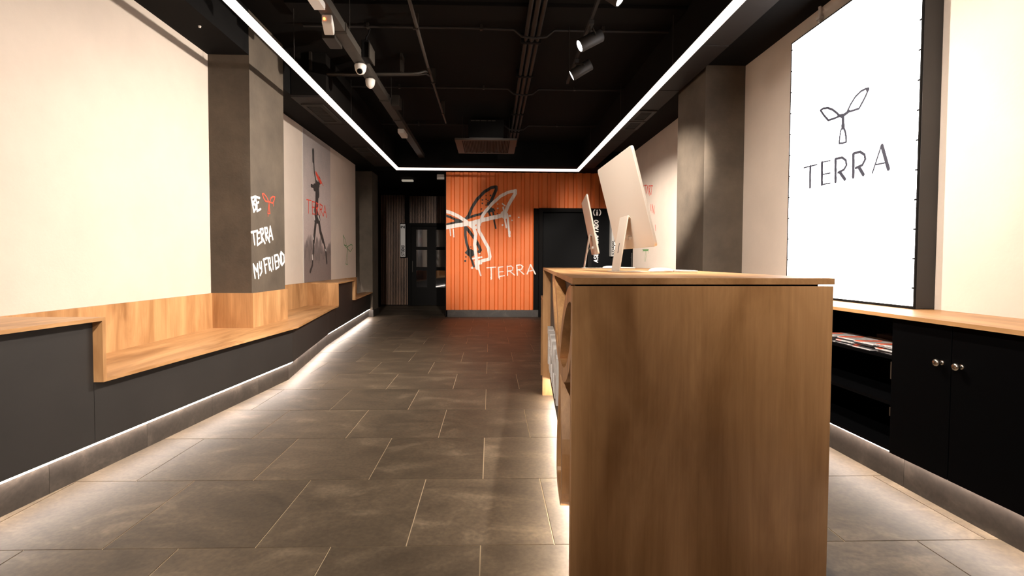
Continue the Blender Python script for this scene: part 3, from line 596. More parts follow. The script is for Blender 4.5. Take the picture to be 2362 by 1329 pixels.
# ------------------------------------------------------------------ big display
sc = thing('display_screen', 'tall glowing white display with TERRA logo standing on right counter', 'screen', (2.39, 3.19, CT))
MB().box(2.338, 2.4445, 2.605, 3.765, CT+.002, 2.850).build('housing', 'panel_dark', sc, bevel=0.002, seg=1)
MB().box(2.330, 2.338, 2.613, 3.757, CT+.016, 2.842).build('light_face', 'screen', sc)
fr = MB(); fr.box(2.328, 2.338, 2.605, 2.612, CT+.002, 2.85).box(2.328, 2.338, 3.758, 3.765, CT+.002, 2.85).box(2.328, 2.338, 2.612, 3.758, 2.843, 2.85).box(2.328, 2.338, 2.612, 3.758, CT+.002, CT+.015)
fr.build('bezel', 'black', sc)
for i in range(12):
    z = 1.01+i*.162
    for y in (2.617, 3.752): MB().box(2.3262, 2.3298, y-.006, y+.006, z-.004, z+.004).build('module_clip', 'black', sc)
paint('logo_print', SCREEN_MARK, lambda u, v: (2.3290, u, v), 'screen_ink', sc, 0.0018, 'dark three-leaf logo and the word TERRA')
cw = thing('wall_conduit', 'short pale conduit rising on right wall above the large screen', 'pipe', (2.43, 3.58, 2.85))
MB().rod((2.425, 3.585, 2.85), (2.425, 3.585, 3.04), .010).build('tube', 'white', cw)
MB().box(2.41, 2.4449, 3.565, 3.605, 2.945, 2.965).build('clip', 'white', cw)

# ------------------------------------------------------------------ reception desk
DZ = 1.10
desk = thing('reception_desk', 'tall oak reception desk with recessed slate front and white letters', 'desk', (0.7, 2.75, 0))
NL, NR, FL, FR = (0.230, 1.360), (1.008, 1.395), (0.450, 4.150), (1.300, 4.150)
dv = Vector((FL[0]-NL[0], FL[1]-NL[1])); dlen = dv.length; dv.normalize(); nv = Vector((dv.y, -dv.x))
def fp(t, off): return (NL[0]+dv.x*t+nv.x*off, NL[1]+dv.y*t+nv.y*off)      # t along the customer side, off inwards
def fp3(t, off, z): a = fp(t, off); return (a[0], a[1], z)
def rightx(y): return NR[0]+(FR[0]-NR[0])*(y-NR[1])/(FR[1]-NR[1])
MB().prism([NL, NR, FR, FL], DZ-.0185, DZ).build('desktop', 'wood_y', desk, bevel=0.0008, seg=1)
e = Vector((NR[0]-NL[0], NR[1]-NL[1])).normalized()
ePt = lambda a, b: (NL[0]+e.x*a-e.y*b, NL[1]+e.y*a+e.x*b)
wN = (Vector(NR)-Vector(NL)).length
MB().prism([ePt(0.001,.001), ePt(wN-.003,.001), ePt(wN-.003,.021), ePt(0.001,.021)], 0, DZ-.0235).build('end_panel', 'wood_z', desk, bevel=0.0008, seg=1)
MB().prism([ePt(0.012,.004), ePt(wN-.049,.004), ePt(wN-.049,.30), ePt(0.09,.30), ePt(.09,.023), ePt(.012,.023)], DZ-.0235, DZ-.0186).build('spacer', 'black', desk)
MB().prism([fp(dlen-.020,0), fp(dlen,0), (FR[0]-.01, FR[1]), (FR[0]-.01, FR[1]-.02)], 0, DZ-.0186).build('end_panel', 'wood_z', desk)
bk = MB(); bk.prism([fp(.022,.072), fp(dlen-.021,.072), fp(dlen-.021,.090), fp(.022,.090)], .138, DZ-.0186); bk.build('backing', 'panel_dark', desk)
t0 = .024
while t0 < dlen-.05:
    t1 = min(t0+.60, dlen-.022)
    for z0, z1 in ((.139, .50), (.502, .84), (.842, DZ-.019)):
        MB().prism([fp(t0+.001,.064), fp(t1-.001,.064), fp(t1-.001,.072), fp(t0+.001,.072)], z0, z1-.001).build('slate_panel', 'slate_skirt', desk)
    t0 = t1
MB().prism([fp(.022,.135), fp(dlen-.021,.135), fp(dlen-.021,.150), fp(.022,.150)], 0, .138).build('plinth', 'slate_skirt', desk)
MB().prism([fp(.03,.092), fp(dlen-.03,.092), fp(dlen-.03,.112), fp(.03,.112)], .124, .136).build('light_strip', 'desk_led', desk)
MB().prism([fp(.022,.1345), fp(dlen-.021,.1345), fp(dlen-.021,.093), fp(.022,.093)], .1365, .1380).build('strip_cover', 'black', desk)
# staff side: inner shelf and drawer block
MB().prism([fp(.03,.16), fp(dlen-.03,.16), (FR[0]-.08, FR[1]-.03), (NR[0]-.08, NR[1]+.03)], .715, .733).build('inner_shelf', 'wood_y', desk)
for k_, y in enumerate((1.9, 3.1)):
    xr = rightx(y)-.06
    u = MB().box(xr-.42, xr, y, y+.45, 0.02, .714).build('drawer_unit', 'wood_z', desk)
    for j in range(3):
        dw = MB().box(xr, xr+.016, y+.005, y+.445, .03+j*.228, .25+j*.228).build('drawer_front', 'wood_y', u)
# big wooden logo, cut out of board, on the slate face
def ribbon(pts, w, closed=False):
    n = len(pts); L_, R_ = [], []
    for i in range(n):
        a = Vector(pts[(i-1) % n]) if (closed or i > 0) else Vector(pts[0]); b = Vector(pts[(i+1) % n]) if (closed or i < n-1) else Vector(pts[-1])
        d = (b-a).normalized(); nn = Vector((-d.y, d.x)); p = Vector(pts[i]); L_.append(p+nn*w/2); R_.append(p-nn*w/2)
    return L_, R_
def smoothp(pts, it=2):
    for _ in range(it):
        q = [pts[0]]
        for a, b in zip(pts[:-1], pts[1:]):
            q += [(a[0]*.75+b[0]*.25, a[1]*.75+b[1]*.25), (a[0]*.25+b[0]*.75, a[1]*.25+b[1]*.75)]
        pts = q+[pts[-1]]
    return pts
def board(pts, w, o0, o1, name, par):
    pts = smoothp(pts); L_, R_ = ribbon(pts, w); mb = MB(); n = len(pts)
    ring = []
    for i in range(n):
        for (p, o_) in ((L_[i], o0), (R_[i], o0), (R_[i], o1), (L_[i], o1)):
            ring.append(fp3(p.x-1.36, o_, p.y))
    fs = [(0,1,2,3), tuple(4*(n-1)+j for j in (3,2,1,0))]
    for i in range(n-1):
        for j in range(4): fs.append((4*i+j, 4*i+4+j, 4*i+4+(j+1) % 4, 4*i+(j+1) % 4))
    mb._add(ring, fs)
    return mb.build(name, 'wood_z', par)
far_leaf = [(2.16,.72),(2.30,.74),(2.52,.82),(2.70,.94),(2.80,1.065),(2.64,1.065),(2.44,1.01),(2.28,.90),(2.16,.74)]
near_leaf = [(2.14,.72),(2.02,.84),(1.86,.96),(1.70,1.03),(1.52,1.05),(1.52,.92),(1.62,.80),(1.84,.70),(2.12,.70)]
low_leaf = [(2.14,.70),(2.12,.56),(2.24,.36),(2.26,.15),(2.12,.150),(1.96,.150),(1.93,.34),(2.02,.55),(2.10,.68)]
for lf_ in (far_leaf, near_leaf, low_leaf): board(lf_, .055, .014, .063, 'logo_board', desk)
# raised white letters TERRA along the slate face
lt = {'T': [([(0,1),(.8,1),(.8,.80),(.52,.80),(.52,0),(.28,0),(.28,.80),(0,.80)], None)],
      'E': [([(0,0),(.7,0),(.7,.2),(.24,.2),(.24,.4),(.62,.4),(.62,.6),(.24,.6),(.24,.8),(.7,.8),(.7,1),(0,1)], None)],
      'A': [([(0,0),(.24,0),(.24,.30),(.56,.30),(.56,0),(.80,0),(.80,.93),(.73,1),(.07,1),(0,.93)], None), ([(.24,.50),(.24,.80),(.56,.80),(.56,.50)], 'h')],
      'R': [([(0,0),(.24,0),(.24,.36),(.36,.36),(.56,0),(.84,0),(.60,.40)]+arc(.44,.68,.34,.32,-50,90,10)+[(0,1)], None), ([(.24,.56),(.24,.80),(.42,.80)]+arc(.42,.68,.11,.12,80,-80,6)+[(.42,.56)], 'h')]}
def letter(ch, ts, w, z0, h):
    """ts: far end of the letter along the face (letters read from far to near)"""
    bm = bmesh.new(); loops = []
    for pts, hole in lt[ch]:
        loops.append([bm.verts.new((p[0], p[1], 0)) for p in pts])
    edges = []
    for lp in loops:
        for i in range(len(lp)): edges.append(bm.edges.new((lp[i], lp[(i+1) % len(lp)])))
    bmesh.ops.triangle_fill(bm, use_beauty=True, use_dissolve=False, edges=edges)
    bm.verts.index_update()
    tri = [[v.index for v in f.verts] for f in bm.faces]; P = [(v.co.x, v.co.y) for v in bm.verts]
    rims = [[(e_.verts[0].index, e_.verts[1].index)] for e_ in edges]; nP = len(P); bm.free()
    vs = [fp3(ts-p[0]*w, .014, z0+p[1]*h) for p in P]+[fp3(ts-p[0]*w, .052, z0+p[1]*h) for p in P]
    fs = tri+[[i+nP for i in reversed(t)] for t in tri]+[(a, b, b+nP, a+nP) for ((a, b),) in rims]
    mb = MB(); mb._add(vs, fs)
    for q in (.3, .7): mb.rod(fp3(ts-.12*w, .052, z0+q*h), fp3(ts-.12*w, .064, z0+q*h), .004, 8)
    o = mb.build('raised_letter', 'letter_white', desk)
    return o
tt = 3.47-1.36
for ch, adv in (('T', .235), ('E', .215), ('R', .235), ('R', .235), ('A', .2)):
    letter(ch, tt, .23, .437, .25); tt -= adv
bpy.data.objects['raised_letter']['label'] = 'white raised letter'
# lower desk section behind
low = thing('low_desk', 'lower oak desk section behind the far end of the reception desk', 'desk', (0.85, 4.52, 0))
MB().prism([(.462,4.152),(.510,4.895),(1.34,4.895),(1.30,4.152)], .79, .809).build('desktop', 'wood_y', low)
MB().box(.512, 1.33, 4.875, 4.895, 0, .79).build('end_panel', 'wood_z', low)
MB().prism([(.55,4.155),(.59,4.874),(.61,4.874),(.57,4.155)], .14, .79).build('backing', 'panel_dark', low)
MB().prism([(.64,4.155),(.68,4.874),(.70,4.874),(.66,4.155)], 0, .14).build('plinth', 'slate_skirt', low)

# ------------------------------------------------------------------ computers
def computer(cx, cy, cz, yaw, tilt, label, mouse_keys=True):
    t = thing('desktop_computer', label, 'computer', (cx, cy, DZ), 'desktop computers on the reception desk')
    W_, H_, T_ = .565, .440, .0115
    a = Vector((math.sin(yaw), math.cos(yaw), 0)); n = Vector((-math.cos(yaw), math.sin(yaw), 0))
    up = Vector((0,0,1))*math.cos(tilt)+n*math.sin(tilt); nn = a.cross(up); nn = nn if nn.dot(n) > 0 else -nn
    C0 = Vector((cx, cy, cz))
    F = Matrix.Identity(4)
    for i in range(3): F[i][0] = a[i]; F[i][1] = up[i]; F[i][2] = nn[i]; F[i][3] = C0[i]
    rr = []
    R_ = .018
    for sx, sy, a0 in ((1,1,0),(-1,1,90),(-1,-1,180),(1,-1,270)):
        for k_ in range(5):
            th = math.radians(a0+90*k_/4); rr.append((sx*(W_/2-R_)+R_*math.cos(th), sy*(H_/2-R_)+R_*math.sin(th)))
    MB().prism(rr, 0, T_).build('case', 'alu', t, bevel=.0015, frame=F)
    MB().box(-W_/2+.012, W_/2-.012, -H_/2+.065, H_/2-.012, -.001, 0).build('screen_glass', 'lacquer', t, frame=F)
    # stand: an inclined slab from the hinge down to a foot plate
    hz = Vector((0,0,0)) + C0 + nn*T_ - up*.115
    top = hz + nn*.008 + up*.055
    foot = Vector((top.x, top.y, DZ+.004)) + n*(.040) 
    sd = (top-foot).normalized(); pn = a.cross(sd).normalized()
    st = MB(); hw = .065; th = .0055
    hole0, hole1 = .28, .42
    pts = [foot-a*hw, foot+a*hw, top+a*hw, top-a*hw]
    st.extrude([p-pn*th/2 for p in pts], pn*th)
    L_ = (top-foot).length
    leg = st.build('stand_leg', 'alu', t, bevel=.002)
    q = foot+sd*L_*.42
    MB().extrude([q-a*.005-sd*.024-pn*.0033, q+a*.005-sd*.024-pn*.0033, q+a*.005+sd*.024-pn*.0033, q-a*.005+sd*.024-pn*.0033], pn*.0066).build('cable_hole', 'tray', leg)
    MB().extrude([top-a*hw, top+a*hw, top+a*hw-nn*.0075-up*.012, top-a*hw-nn*.0075-up*.012], up*-.006).build('hinge', 'alu', t)
    b0 = Vector((foot.x, foot.y, DZ))
    MB().extrude([b0-a*hw+n*.022, b0+a*hw+n*.022, b0+a*hw-n*.140, b0-a*hw-n*.140], (0,0,.004)).build('foot_plate', 'alu', t, bevel=.001)
    # power cable from the case through the stand down to the desktop
    p0 = C0+nn*(T_+.004)-up*.165
    MB().rod(C0+nn*T_-up*.165, p0+nn*.010, .010, 14).build('cable_plug', 'white', t)
    MB().path([p0+nn*.008, p0+nn*.024+up*.003, q-pn*.004*(1 if pn.dot(n) > 0 else -1)], .0024, 8).build('cable', 'white', t)
    return t, a, n
c1, a1, n1 = computer(.645, 2.325, 1.428, -.03, .257, 'larger looking silver desktop computer nearest the camera on the desk')
c2, a2, n2 = computer(.775, 3.760, 1.424, .125, .203, 'silver desktop computer farther away near the far end of the desk')
def keyboard(cx, cy, yaw, label):
    t = thing('keyboard', label, 'keyboard', (cx, cy, DZ), 'keyboards on the reception desk')
    F = Matrix.Translation((cx, cy, DZ)) @ Matrix.Rotation(yaw, 4, 'Z')
    MB().box(-.057, .057, -.139, .139, .001, .008).build('base', 'alu', t, bevel=.002, frame=F)
    k_ = MB()
    for i in range(5):
        for j in range(13): k_.box(-.050+i*.0205, -.050+i*.0205+.0165, -.133+j*.0206, -.133+j*.0206+.0165, .008, .0095)
    k_.build('keys', 'alu_white', t, frame=F)['kind'] = 'stuff'
    return t
def mouse(cx, cy, yaw, label):
    t = thing('mouse', label, 'computer mouse', (cx, cy, DZ), 'mice on the reception desk')
    F = Matrix.Translation((cx, cy, DZ)) @ Matrix.Rotation(yaw, 4, 'Z')
    mb = MB(); n, m = 20, 7; vs = []
    for i in range(m):
        ph = i/(m-1)*math.pi/2
        for k_ in range(n):
            th = 2*math.pi*k_/n; c_, s_ = math.cos(th), math.sin(th)
            rx = .057*math.copysign(abs(c_)**.8, c_); ry = .0285*math.copysign(abs(s_)**.8, s_)
            vs.append((rx*math.cos(ph)**.55 if i < m-1 else 0, ry*math.cos(ph)**.55 if i < m-1 else 0, .003+.018*math.sin(ph)))
    fs = [(i*n+k_, i*n+(k_+1) % n, (i+1)*n+(k_+1) % n, (i+1)*n+k_) for i in range(m-1) for k_ in range(n)]+[tuple(range(n-1,-1,-1))]
    mb._add(vs, fs, True); mb.build('shell', 'alu_white', t, frame=F)
    MB().box(-.045, .045, -.020, .020, .0005, .0032).build('base', 'alu', t, frame=F)
    return t
mouse(.782, 2.215, 0.05, 'white computer mouse beside the foot of the nearest desktop computer')
keyboard(.905, 2.375, 0.03, 'slim white keyboard behind the mouse at the nearest desktop computer')
mouse(.880, 3.56, 0.1, 'white computer mouse by the farther desktop computer')
keyboard(1.01, 3.74, 0.12, 'slim white keyboard at the farther desktop computer')

# ------------------------------------------------------------------ square ceiling light line
LX0, LX1, LY, LZ, LW, LH = -1.81, 1.70, 9.40, 2.90, .052, .038
led = thing('linear_light', 'glowing white linear light hanging in three runs round the dark ceiling', 'light', (0, 4.5, LZ))
MB().box(LX0, LX0+LW, -1.0, LY, LZ, LZ+LH).build('diffuser', 'led', led)
MB().box(LX1-LW, LX1, -1.0, LY, LZ, LZ+LH).build('diffuser', 'led', led)
MB().box(LX0+LW, LX1-LW, LY-LW, LY, LZ, LZ+LH).build('diffuser', 'led', led)
MB().box(LX0, LX0+LW, -1.0, LY, LZ+LH, LZ+LH+.008).box(LX1-LW, LX1, -1.0, LY, LZ+LH, LZ+LH+.008).box(LX0+LW, LX1-LW, LY-LW, LY, LZ+LH, LZ+LH+.008).build('housing', 'black', led)
for x in (LX0+.026, LX1-.026):
    for y in (.6, 2.5, 4.5, 6.3, 8.2):
        MB().rod((x, y, LZ+LH+.008), (x, y, 3.462), .0022, 6).rod((x, y, LZ+LH+.008), (x, y, LZ+LH+.022), .008, 10).build('suspension_wire', 'tray', led)

# ------------------------------------------------------------------ track with spotlights, seen and added
trk = thing('light_track', 'thin black lighting track hanging right of the ceiling centre', 'track', (.79, 3.0, 2.96))
tx = lambda y: .745+.02*(y-3.4)
MB().extrude([(tx(-1)-.011,-1,2.965),(tx(-1)+.011,-1,2.965),(tx(5)+.011,5,2.965),(tx(5)-.011,5,2.965)], (0,0,.030)).build('rail', 'soffit', trk)
for y in (.5, 2.2, 3.3, 4.8): MB().rod((tx(y)-.01, y, 2.995), (tx(y)-.01, y, 3.462), .004, 8).build('hanger_rod', 'duct', trk)
def spot(y, center, aim, label, group, watts, size, seen=True):
    x = tx(y); C0 = Vector(center)
    t = thing('track_spotlight', label, 'spotlight', (x, y, 2.96), group)
    d = (Vector(aim)-C0).normalized(); L_ = .195; r = .050
    back_ = C0-d*L_/2; front = C0+d*L_/2
    MB().lathe([(0,0),(r-.006,0),(r,.005),(r,L_-.004),(r-.002,L_),(r-.006,L_),(r-.008,L_-.010),(0,L_-.010)], back_, d, 28).build('housing', 'panel_dark', t)
    MB().lathe([(0,L_-.009),(r-.0085,L_-.009),(r-.0085,L_-.002),(0,L_-.002)], back_, d, 28).build('lens', 'lens', t)
    MB().box(x-.018, x+.018, y-.045, y+.045, 2.930, 2.964).build('adapter', 'panel_dark', t, bevel=.003)
    side = d.cross(Vector((0,0,1))).normalized()
    m0 = Vector((x, y, 2.932)); p = C0-d*.03
    MB().rod(m0, m0-Vector((0,0,.03)), .009, 12).build('pivot', 'tray', t)
    for s_ in (-1, 1):
        MB().path([m0-Vector((0,0,.028)), m0-Vector((0,0,.03))+side*s_*(r+.006), p+side*s_*(r+.005)+Vector((0,0,.02)), p+side*s_*(r+.004)], .004, 8).build('yoke', 'duct', t)
    ld = bpy.data.lights.new('spot_beam', 'SPOT'); ld.energy = watts; ld.color = (1.0, .91, .82) ; ld.spot_size = math.radians(size); ld.spot_blend = .85; ld.shadow_soft_size = .03
    lo = bpy.data.objects.new('spot_beam', ld); COL.objects.link(lo)
    lo.parent = t; lo.location = front+d*.004-Vector((x, y, 2.96))
    lo.rotation_euler = d.to_track_quat('-Z', 'Y').to_euler()
    return t
g = 'black track spotlights'
spot(3.72, (.765, 3.79, 2.86), (-2.6, 3.60, 1.05), 'black spotlight nearer the camera, its round lens seen, upper of the two whole ones', g, SPOT_W*.72, 85)
spot(4.42, (.808, 4.40, 2.875), (-2.6, 5.15, 1.0), 'black spotlight farther along the track, lens edge-on, lower of the two', g, SPOT_W*2.0, 108)
spot(3.10, (.745, 3.12, 2.865), (2.44, 2.5, 1.4), 'black spotlight with only its bright lens showing at the top edge', g, SPOT_W*.75, 90)
spot(2.30, (.74, 2.30, 2.86), (2.44, 7.6, 1.3), 'added unseen black spotlight on the right track turned to the far right wall', g, SPOT_W*12, 28)  # added out of view to brighten the far right wall
spot(2.02, (.73, 2.02, 2.86), (.84, 2.6, 1.1), 'added unseen black spotlight on the right track turned down to the desk top', g, SPOT_W*.85, 78)  # unseen downlight, added to lift the desktop
spot(1.60, (.72, 1.60, 2.86), (-2.6, 2.2, 0.8), 'added unseen black spotlight on the right track turned to the near left wall', g, SPOT_W*.8, 76)  # extra lamp above the view, added for the near left wall
spot(0.90, (.70, 0.90, 2.86), (0.4, 10.1, 1.55), 'added unseen black spotlight on the right track turned to the orange wall', g, SPOT_W*8.0, 27)  # added out of view so the orange wall is brighter
trk2 = thing('light_track', 'added unseen second thin black lighting track left of centre, nearer the entrance', 'track', (-.80, -.8, 2.96))  # unseen track, made up to carry the added spotlights below
MB().box(-.817, -.783, -2.9, 1.3, 2.965, 2.995).build('rail', 'duct', trk2)
for y in (-2.5, -.8, 1.0): MB().rod((-.80, y, 2.995), (-.80, y, 3.462), .004, 8).build('hanger_rod', 'duct', trk2)
tx = lambda y: -.80
spot(1.05, (-.80, 1.08, 2.86), (.85, 3.2, 1.15), 'added unseen black spotlight on the left track turned to the monitors', g, SPOT_W*.5, 54)  # added to light the backs of the monitors
spot(-.60, (-.80, -.56, 2.86), (.75, 1.4, .45), 'added unseen black spotlight on the left track turned to the desk end', g, SPOT_W*.12, 60)  # extra unseen lamp, put in for the desk end
spot(.20, (-.80, .22, 2.86), (2.44, 1.9, 1.5), 'added unseen black spotlight on the left track turned to the right wall', g, SPOT_W*1.3, 70)  # added behind the view, brightens the near right wall
spot(.62, (-.80, .64, 2.86), (2.44, 3.9, 1.15), 'added unseen black spotlight on the left track turned to the wall beside the screen', g, SPOT_W*1.5, 44)  # unseen fill, added for the wall between pillar and screen
spot(-2.30, (-.80, -2.26, 2.86), (-2.25, 12.7, .9), 'added unseen black spotlight on the left track turned to the far slatted wall', g, SPOT_W*5, 15)  # made-up narrow beam that lights the slats
spot(-1.60, (-.80, -1.56, 2.86), (-1.1, 3.4, 0), 'added unseen black spotlight on the left track turned to the open floor', g, SPOT_W*2.2, 46)  # added lamp, out of view, to lift the open floor

# ------------------------------------------------------------------ services under the ceiling
ty = thing('cable_trunking', 'long dark metal cable trunking under the ceiling left of centre', 'cable tray', (-1.33, 4.5, 3.15))
ys_ = [-1.0, .9, 2.55, 4.35, 6.15, 7.0, 9.45]
for a, b in zip(ys_[:-1], ys_[1:]):
    MB().box(-1.385, -1.275, a+.004, b-.004, 3.15, 3.225).build('trunking_length', 'tray', ty, bevel=.002)
for y in ys_[1:-1]:
    MB().box(-1.392, -1.268, y-.022, y+.022, 3.146, 3.230).build('joint_cover', 'duct', ty, bevel=.002)
    MB().rod((-1.255, y+.05, 3.19), (-1.255, y+.05, 3.462), .003, 6).rod((-1.40, y+.05, 3.19), (-1.40, y+.05, 3.462), .003, 6).build('hanger_rod', 'tray', ty)
em = thing('emergency_light', 'pale emergency light bar on the trunking, cut by the top edge', 'light', (-1.33, 3.72, 3.12))
MB().box(-1.375, -1.285, 3.52, 3.865, 3.095, 3.149).build('body', 'white', em, bevel=.014, seg=3)
MB().box(-1.372, -1.288, 3.52, 3.86, 3.093, 3.096).build('diffuser_edge', 'alu_white', em, bevel=.001)
al = thing('alarm_detector', 'pale rectangular detector with a glowing amber lamp under the trunking', 'detector', (-1.37, 4.15, 3.12))
MB().extrude([(-1.375,4.03,3.148),(-1.290,4.03,3.148),(-1.290,4.03,3.080),(-1.375,4.03,3.080)], (-.015,.11,-.055)).build('body', 'white', al, bevel=.010, seg=3)
MB().lathe([(0,0),(.011,0),(.009,.006),(0,.009)], (-1.352, 4.025, 3.108), (0,-1,-.2), 16).build('indicator_lamp', 'amber', al)
MB().box(-1.366, -1.345, 4.06, 4.12, 3.10, 3.149).build('mount', 'tray', al)
def dome(name, x, y, z, label, kind):
    t = thing(name, label, 'camera' if kind else 'detector', (x, y, z))
    if kind:
        MB().lathe([(0,0),(.058,0),(.060,-.012),(.056,-.040),(.050,-.060),(.036,-.082),(.016,-.092),(0,-.094)], (x, y, z), (0,0,1), 28).build('shell', 'white', t)
        d = Vector((.05, -.85, -.52)).normalized(); p = Vector((x, y, z-.052))
        MB().lathe([(0,.0),(.037,.0),(.037,.046),(.031,.050),(.028,.048),(0,.048)], p, d, 24).build('eyeball', 'white', t)
        MB().lathe([(0,.049),(.027,.049),(.024,.056),(.010,.060),(0,.061)], p, d, 24).build('camera_lens', 'lacquer', t)
    else:
        MB().lathe([(0,0),(.052,0),(.054,-.010),(.050,-.045),(.044,-.066),(.022,-.090),(0,-.098)], (x, y, z), (0,0,1), 8).build('shell', 'white', t)
    MB().lathe([(0,.0),(.046,.0),(.046,.012),(0,.012)], (x, y, z), (0,0,1), 20).build('mount_ring', 'tray', t)
    return t
dome('security_camera', -1.325, 5.02, 3.136, 'white dome security camera with a black lens under the trunking', True)
dome('motion_detector', -1.325, 5.42, 3.138, 'white bowl-shaped motion detector just behind the security camera', False)
jx = thing('junction_box', 'small dark junction box hanging left of the trunking behind the detector', 'box', (-1.46, 4.55, 3.13))
MB().box(-1.50, -1.386, 4.40, 4.62, 3.12, 3.19).build('lid', 'duct', jx, bevel=.004)
jx = thing('junction_box', 'black junction box with cable on the right of the trunking above security camera', 'box', (-1.23, 4.95, 3.15))
MB().box(-1.274, -1.20, 4.86, 5.02, 3.15, 3.32).build('lid', 'black', jx, bevel=.004)
MB().path([(-1.235,4.9,3.32),(-1.235,4.9,3.36),(-1.22,4.92,3.40),(-1.20,4.92,3.462)], .008, 8).build('cable', 'black', jx)
MB().box(-1.20, -1.190, 4.85, 5.06, 3.145, 3.29).build('side_plate', 'tray', jx)
jx = thing('junction_box', 'dark junction box on the right of the trunking halfway to the far end', 'box', (-1.22, 6.2, 3.15))
MB().box(-1.272, -1.17, 6.28, 6.46, 3.13, 3.27).build('lid', 'duct', jx, bevel=.004)
wb = thing('smoke_detector', 'small square white unit under the far end of the trunking', 'detector', (-1.36, 7.6, 3.12))
MB().box(-1.405, -1.31, 7.40, 7.74, 3.085, 3.149).build('body', 'white', wb, bevel=.010, seg=3)

cp = thing('ceiling_conduit', 'bent grey conduit running down the ceiling to the left of centre', 'pipe', (-.69, 4.5, 3.3))
MB().path([(-.675,-1,3.3),(-.675,4.0,3.3),(-.70,5.40,3.3),(-.70,5.48,3.3)], .016, 12).build('tube', 'tray', cp)
MB().path([(-.70,5.62,3.3),(-.70,6.6,3.3),(-.70,7.62,3.3)], .014, 12).build('tube', 'tray', cp)
MB().path([(-.70,5.46,3.3),(-.70,5.54,3.3),(-.70,5.64,3.3)], .019, 12).build('coupler', 'duct', cp)
for y in (1.5, 3.1, 4.55, 5.9, 7.1): MB().box(-.72, -.67, y-.012, y+.012, 3.28, 3.461).build('clip', 'duct', cp)
cp = thing('ceiling_conduit', 'grey conduit crossing the ceiling under the trunking from the left wall', 'pipe', (-1.5, 5.5, 3.25))
MB().path([(-2.20,5.56,3.24),(-1.6,5.54,3.24),(-.88,5.50,3.24),(-.80,5.50,3.25),(-.74,5.53,3.28),(-.715,5.60,3.30)], .013, 10).build('tube', 'tray', cp)
MB().path([(-2.20,5.61,3.245),(-1.5,5.59,3.245),(-.82,5.55,3.245),(-.735,5.58,3.27),(-.71,5.66,3.28)], .010, 10).build('tube', 'duct', cp)
for x in (-2.0, -1.45, -1.0): MB().box(x-.012, x+.012, 5.48, 5.63, 3.262, 3.461).build('clip', 'duct', cp)
cb = thing('pipe_bundle', 'three dark parallel pipes clamped under the ceiling just right of centre', 'pipes', (.42, 4.5, 3.39))
for x, r in ((.335, .020), (.395, .024), (.455, .020)):
    MB().rod((x, -1, 3.395), (x+.02, 9.45, 3.395), r, 14).build('pipe', 'duct', cb)
for y in (.9, 2.1, 3.3, 4.05, 5.0, 5.9, 7.4, 8.4): MB().box(.30, .50, y-.02, y+.02, 3.368, 3.461).build('clamp', 'black', cb)
def beam(y0, y1, z, label, n):
    struct(MB().box(-1.83, 1.76, y0, y1, z, 3.461).build('trim_%d' % n, 'ceiling_black', bevel=.004), label)
beam(4.40, 4.66, 3.425, 'black ceiling beam crossing the room', 10)
beam(2.30, 2.56, 3.425, 'black ceiling beam nearer the camera', 11)
for y, l in ((4.82, 'thin dark pipe crossing the ceiling behind the beam'), (6.45, 'thin dark pipe crossing the ceiling in front of the air unit'), (8.15, 'thin dark pipe crossing the ceiling above the air unit')):
    t = thing('cross_pipe', l, 'pipe', (-.9, y, 3.43))
    MB().path([(-1.82,y,3.425),(-.3,y-.01,3.425),(.22,y,3.42),(.30,y,3.355),(.42,y,3.340),(.54,y,3.355),(.62,y,3.42),(1.75,y+.01,3.425)], .012, 10).build('tube', 'soffit', t)
    for x in (-1.2, -.1, 1.1): MB().box(x-.012, x+.012, y-.02, y+.02, 3.41, 3.461).build('clip', 'duct', t)
# ceiling cassette air conditioner
ac = thing('air_conditioner', 'dark ceiling cassette air conditioner with slatted face above the orange wall', 'air conditioner', (-.08, 8.1, 3.05))
fr = MB(); X0, X1, Y0, Y1 = -.565, .405, 7.62, 8.58
for b in ((X0, X0+.11, Y0, Y1), (X1-.11, X1, Y0, Y1), (X0+.11, X1-.11, Y0, Y0+.06), (X0+.11, X1-.11, Y1-.06, Y1)): fr.box(*b, 3.045, 3.075)
fr.build('frame', 'grille', ac)
MB().box(X0+.11, X1-.11, Y0+.06, Y1-.06, 3.068, 3.075).build('filter', 'dark_hole', ac)
n_ = 30
for i in range(n_):
    x = X0+.13+(X1-X0-.26)*i/(n_-1)
    MB().box(x-.005, x+.005, Y0+.06, Y1-.06, 3.048, 3.066).build('slat', 'grille', ac)
MB().box(-.36, .20, 7.75, 8.45, 3.075, 3.40).build('body', 'black', ac, bevel=.005)
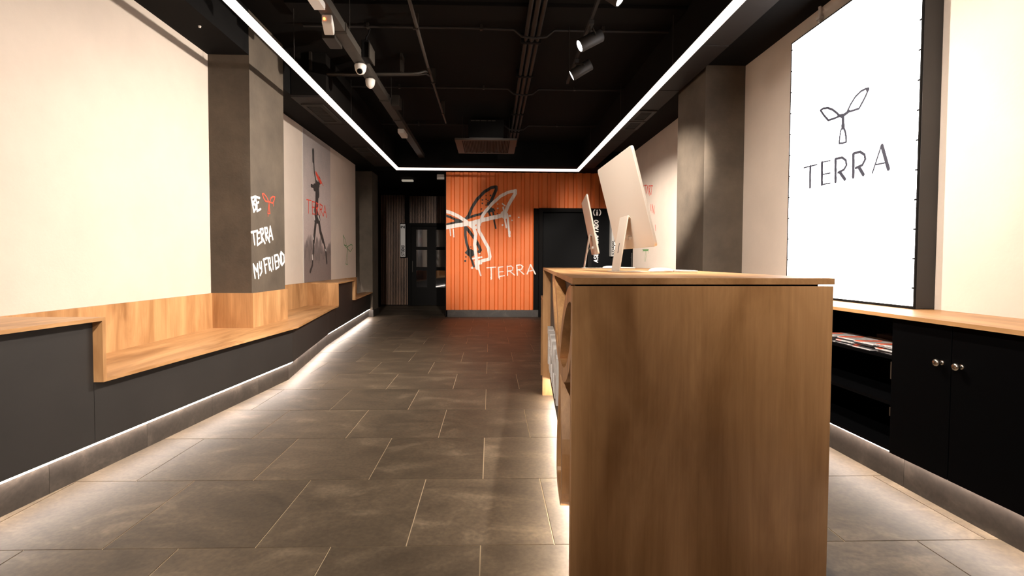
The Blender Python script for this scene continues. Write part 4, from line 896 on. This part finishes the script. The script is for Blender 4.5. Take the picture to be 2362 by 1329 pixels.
MB().box(-.345, .185, 7.738, 7.750, 3.10, 3.112).build('highlight_strip', 'tray', ac)  # paler strip put in as the thin highlight along the body
for x0, x1 in ((-.32,-.26),(-.25,-.18),(-.165,-.07),(-.055,.0),(.01,.07)): MB().box(x0, x1, 7.738, 7.750, 3.372, 3.384).build('pale_dash', 'tray', ac)  # short paler dashes along the upper front edge of the body
for x in (-.45, .29):
    for y in (7.80, 8.40): MB().rod((x, y, 3.07), (x, y, 3.462), .004, 8).build('hanger_rod', 'duct', ac)
def vent(x0, x1, y0, y1, label, split=True, yy=2.962):
    t = thing('air_vent', label, 'vent', ((x0+x1)/2, (y0+y1)/2, 2.97))
    m = .045; f = MB()
    for b in ((x0-m, x0, y0-m, y1+m), (x1, x1+m, y0-m, y1+m), (x0, x1, y0-m, y0), (x0, x1, y1, y1+m)): f.box(*b, 2.960, 2.976)
    if split: f.box(x0, x1, (y0+y1)/2-.008, (y0+y1)/2+.008, 2.964, 2.976)
    f.build('frame', 'duct', t)
    MB().box(x0, x1, y0, y1, 2.970, 2.9755).build('opening', 'dark_hole', t)
    n = int((y1-y0)/.05)
    for i in range(n):
        y = y0+(i+.5)*(y1-y0)/n
        MB().extrude([(x0, y-.008, 2.9745), (x0, y+.008, 2.966), (x0, y+.010, 2.967), (x0, y-.006, 2.9755)], (x1-x0, 0, 0)).build('slat', 'panel_dark', t)
vent(-2.165, -2.00, 5.80, 6.42, 'dark slotted air vent in the left ceiling band nearer the camera')
vent(-2.165, -2.02, 7.90, 8.50, 'dark slotted air vent in the left ceiling band near the far end')
vent(1.815, 1.95, 6.32, 6.62, 'dark square air vent in the right ceiling band, farther one', False)
vent(1.815, 1.95, 5.88, 6.20, 'dark square air vent in the right ceiling band, nearer one', False)
sn = thing('ceiling_sensor', 'tiny pale sensor on the black soffit above the left wall', 'sensor', (-2.36, 4.05, 3.045))
MB().lathe([(0,0),(.012,0),(.010,-.012),(0,-.016)], (-2.36, 4.05, 3.045), (0,0,1), 14).build('cap', 'white', sn)
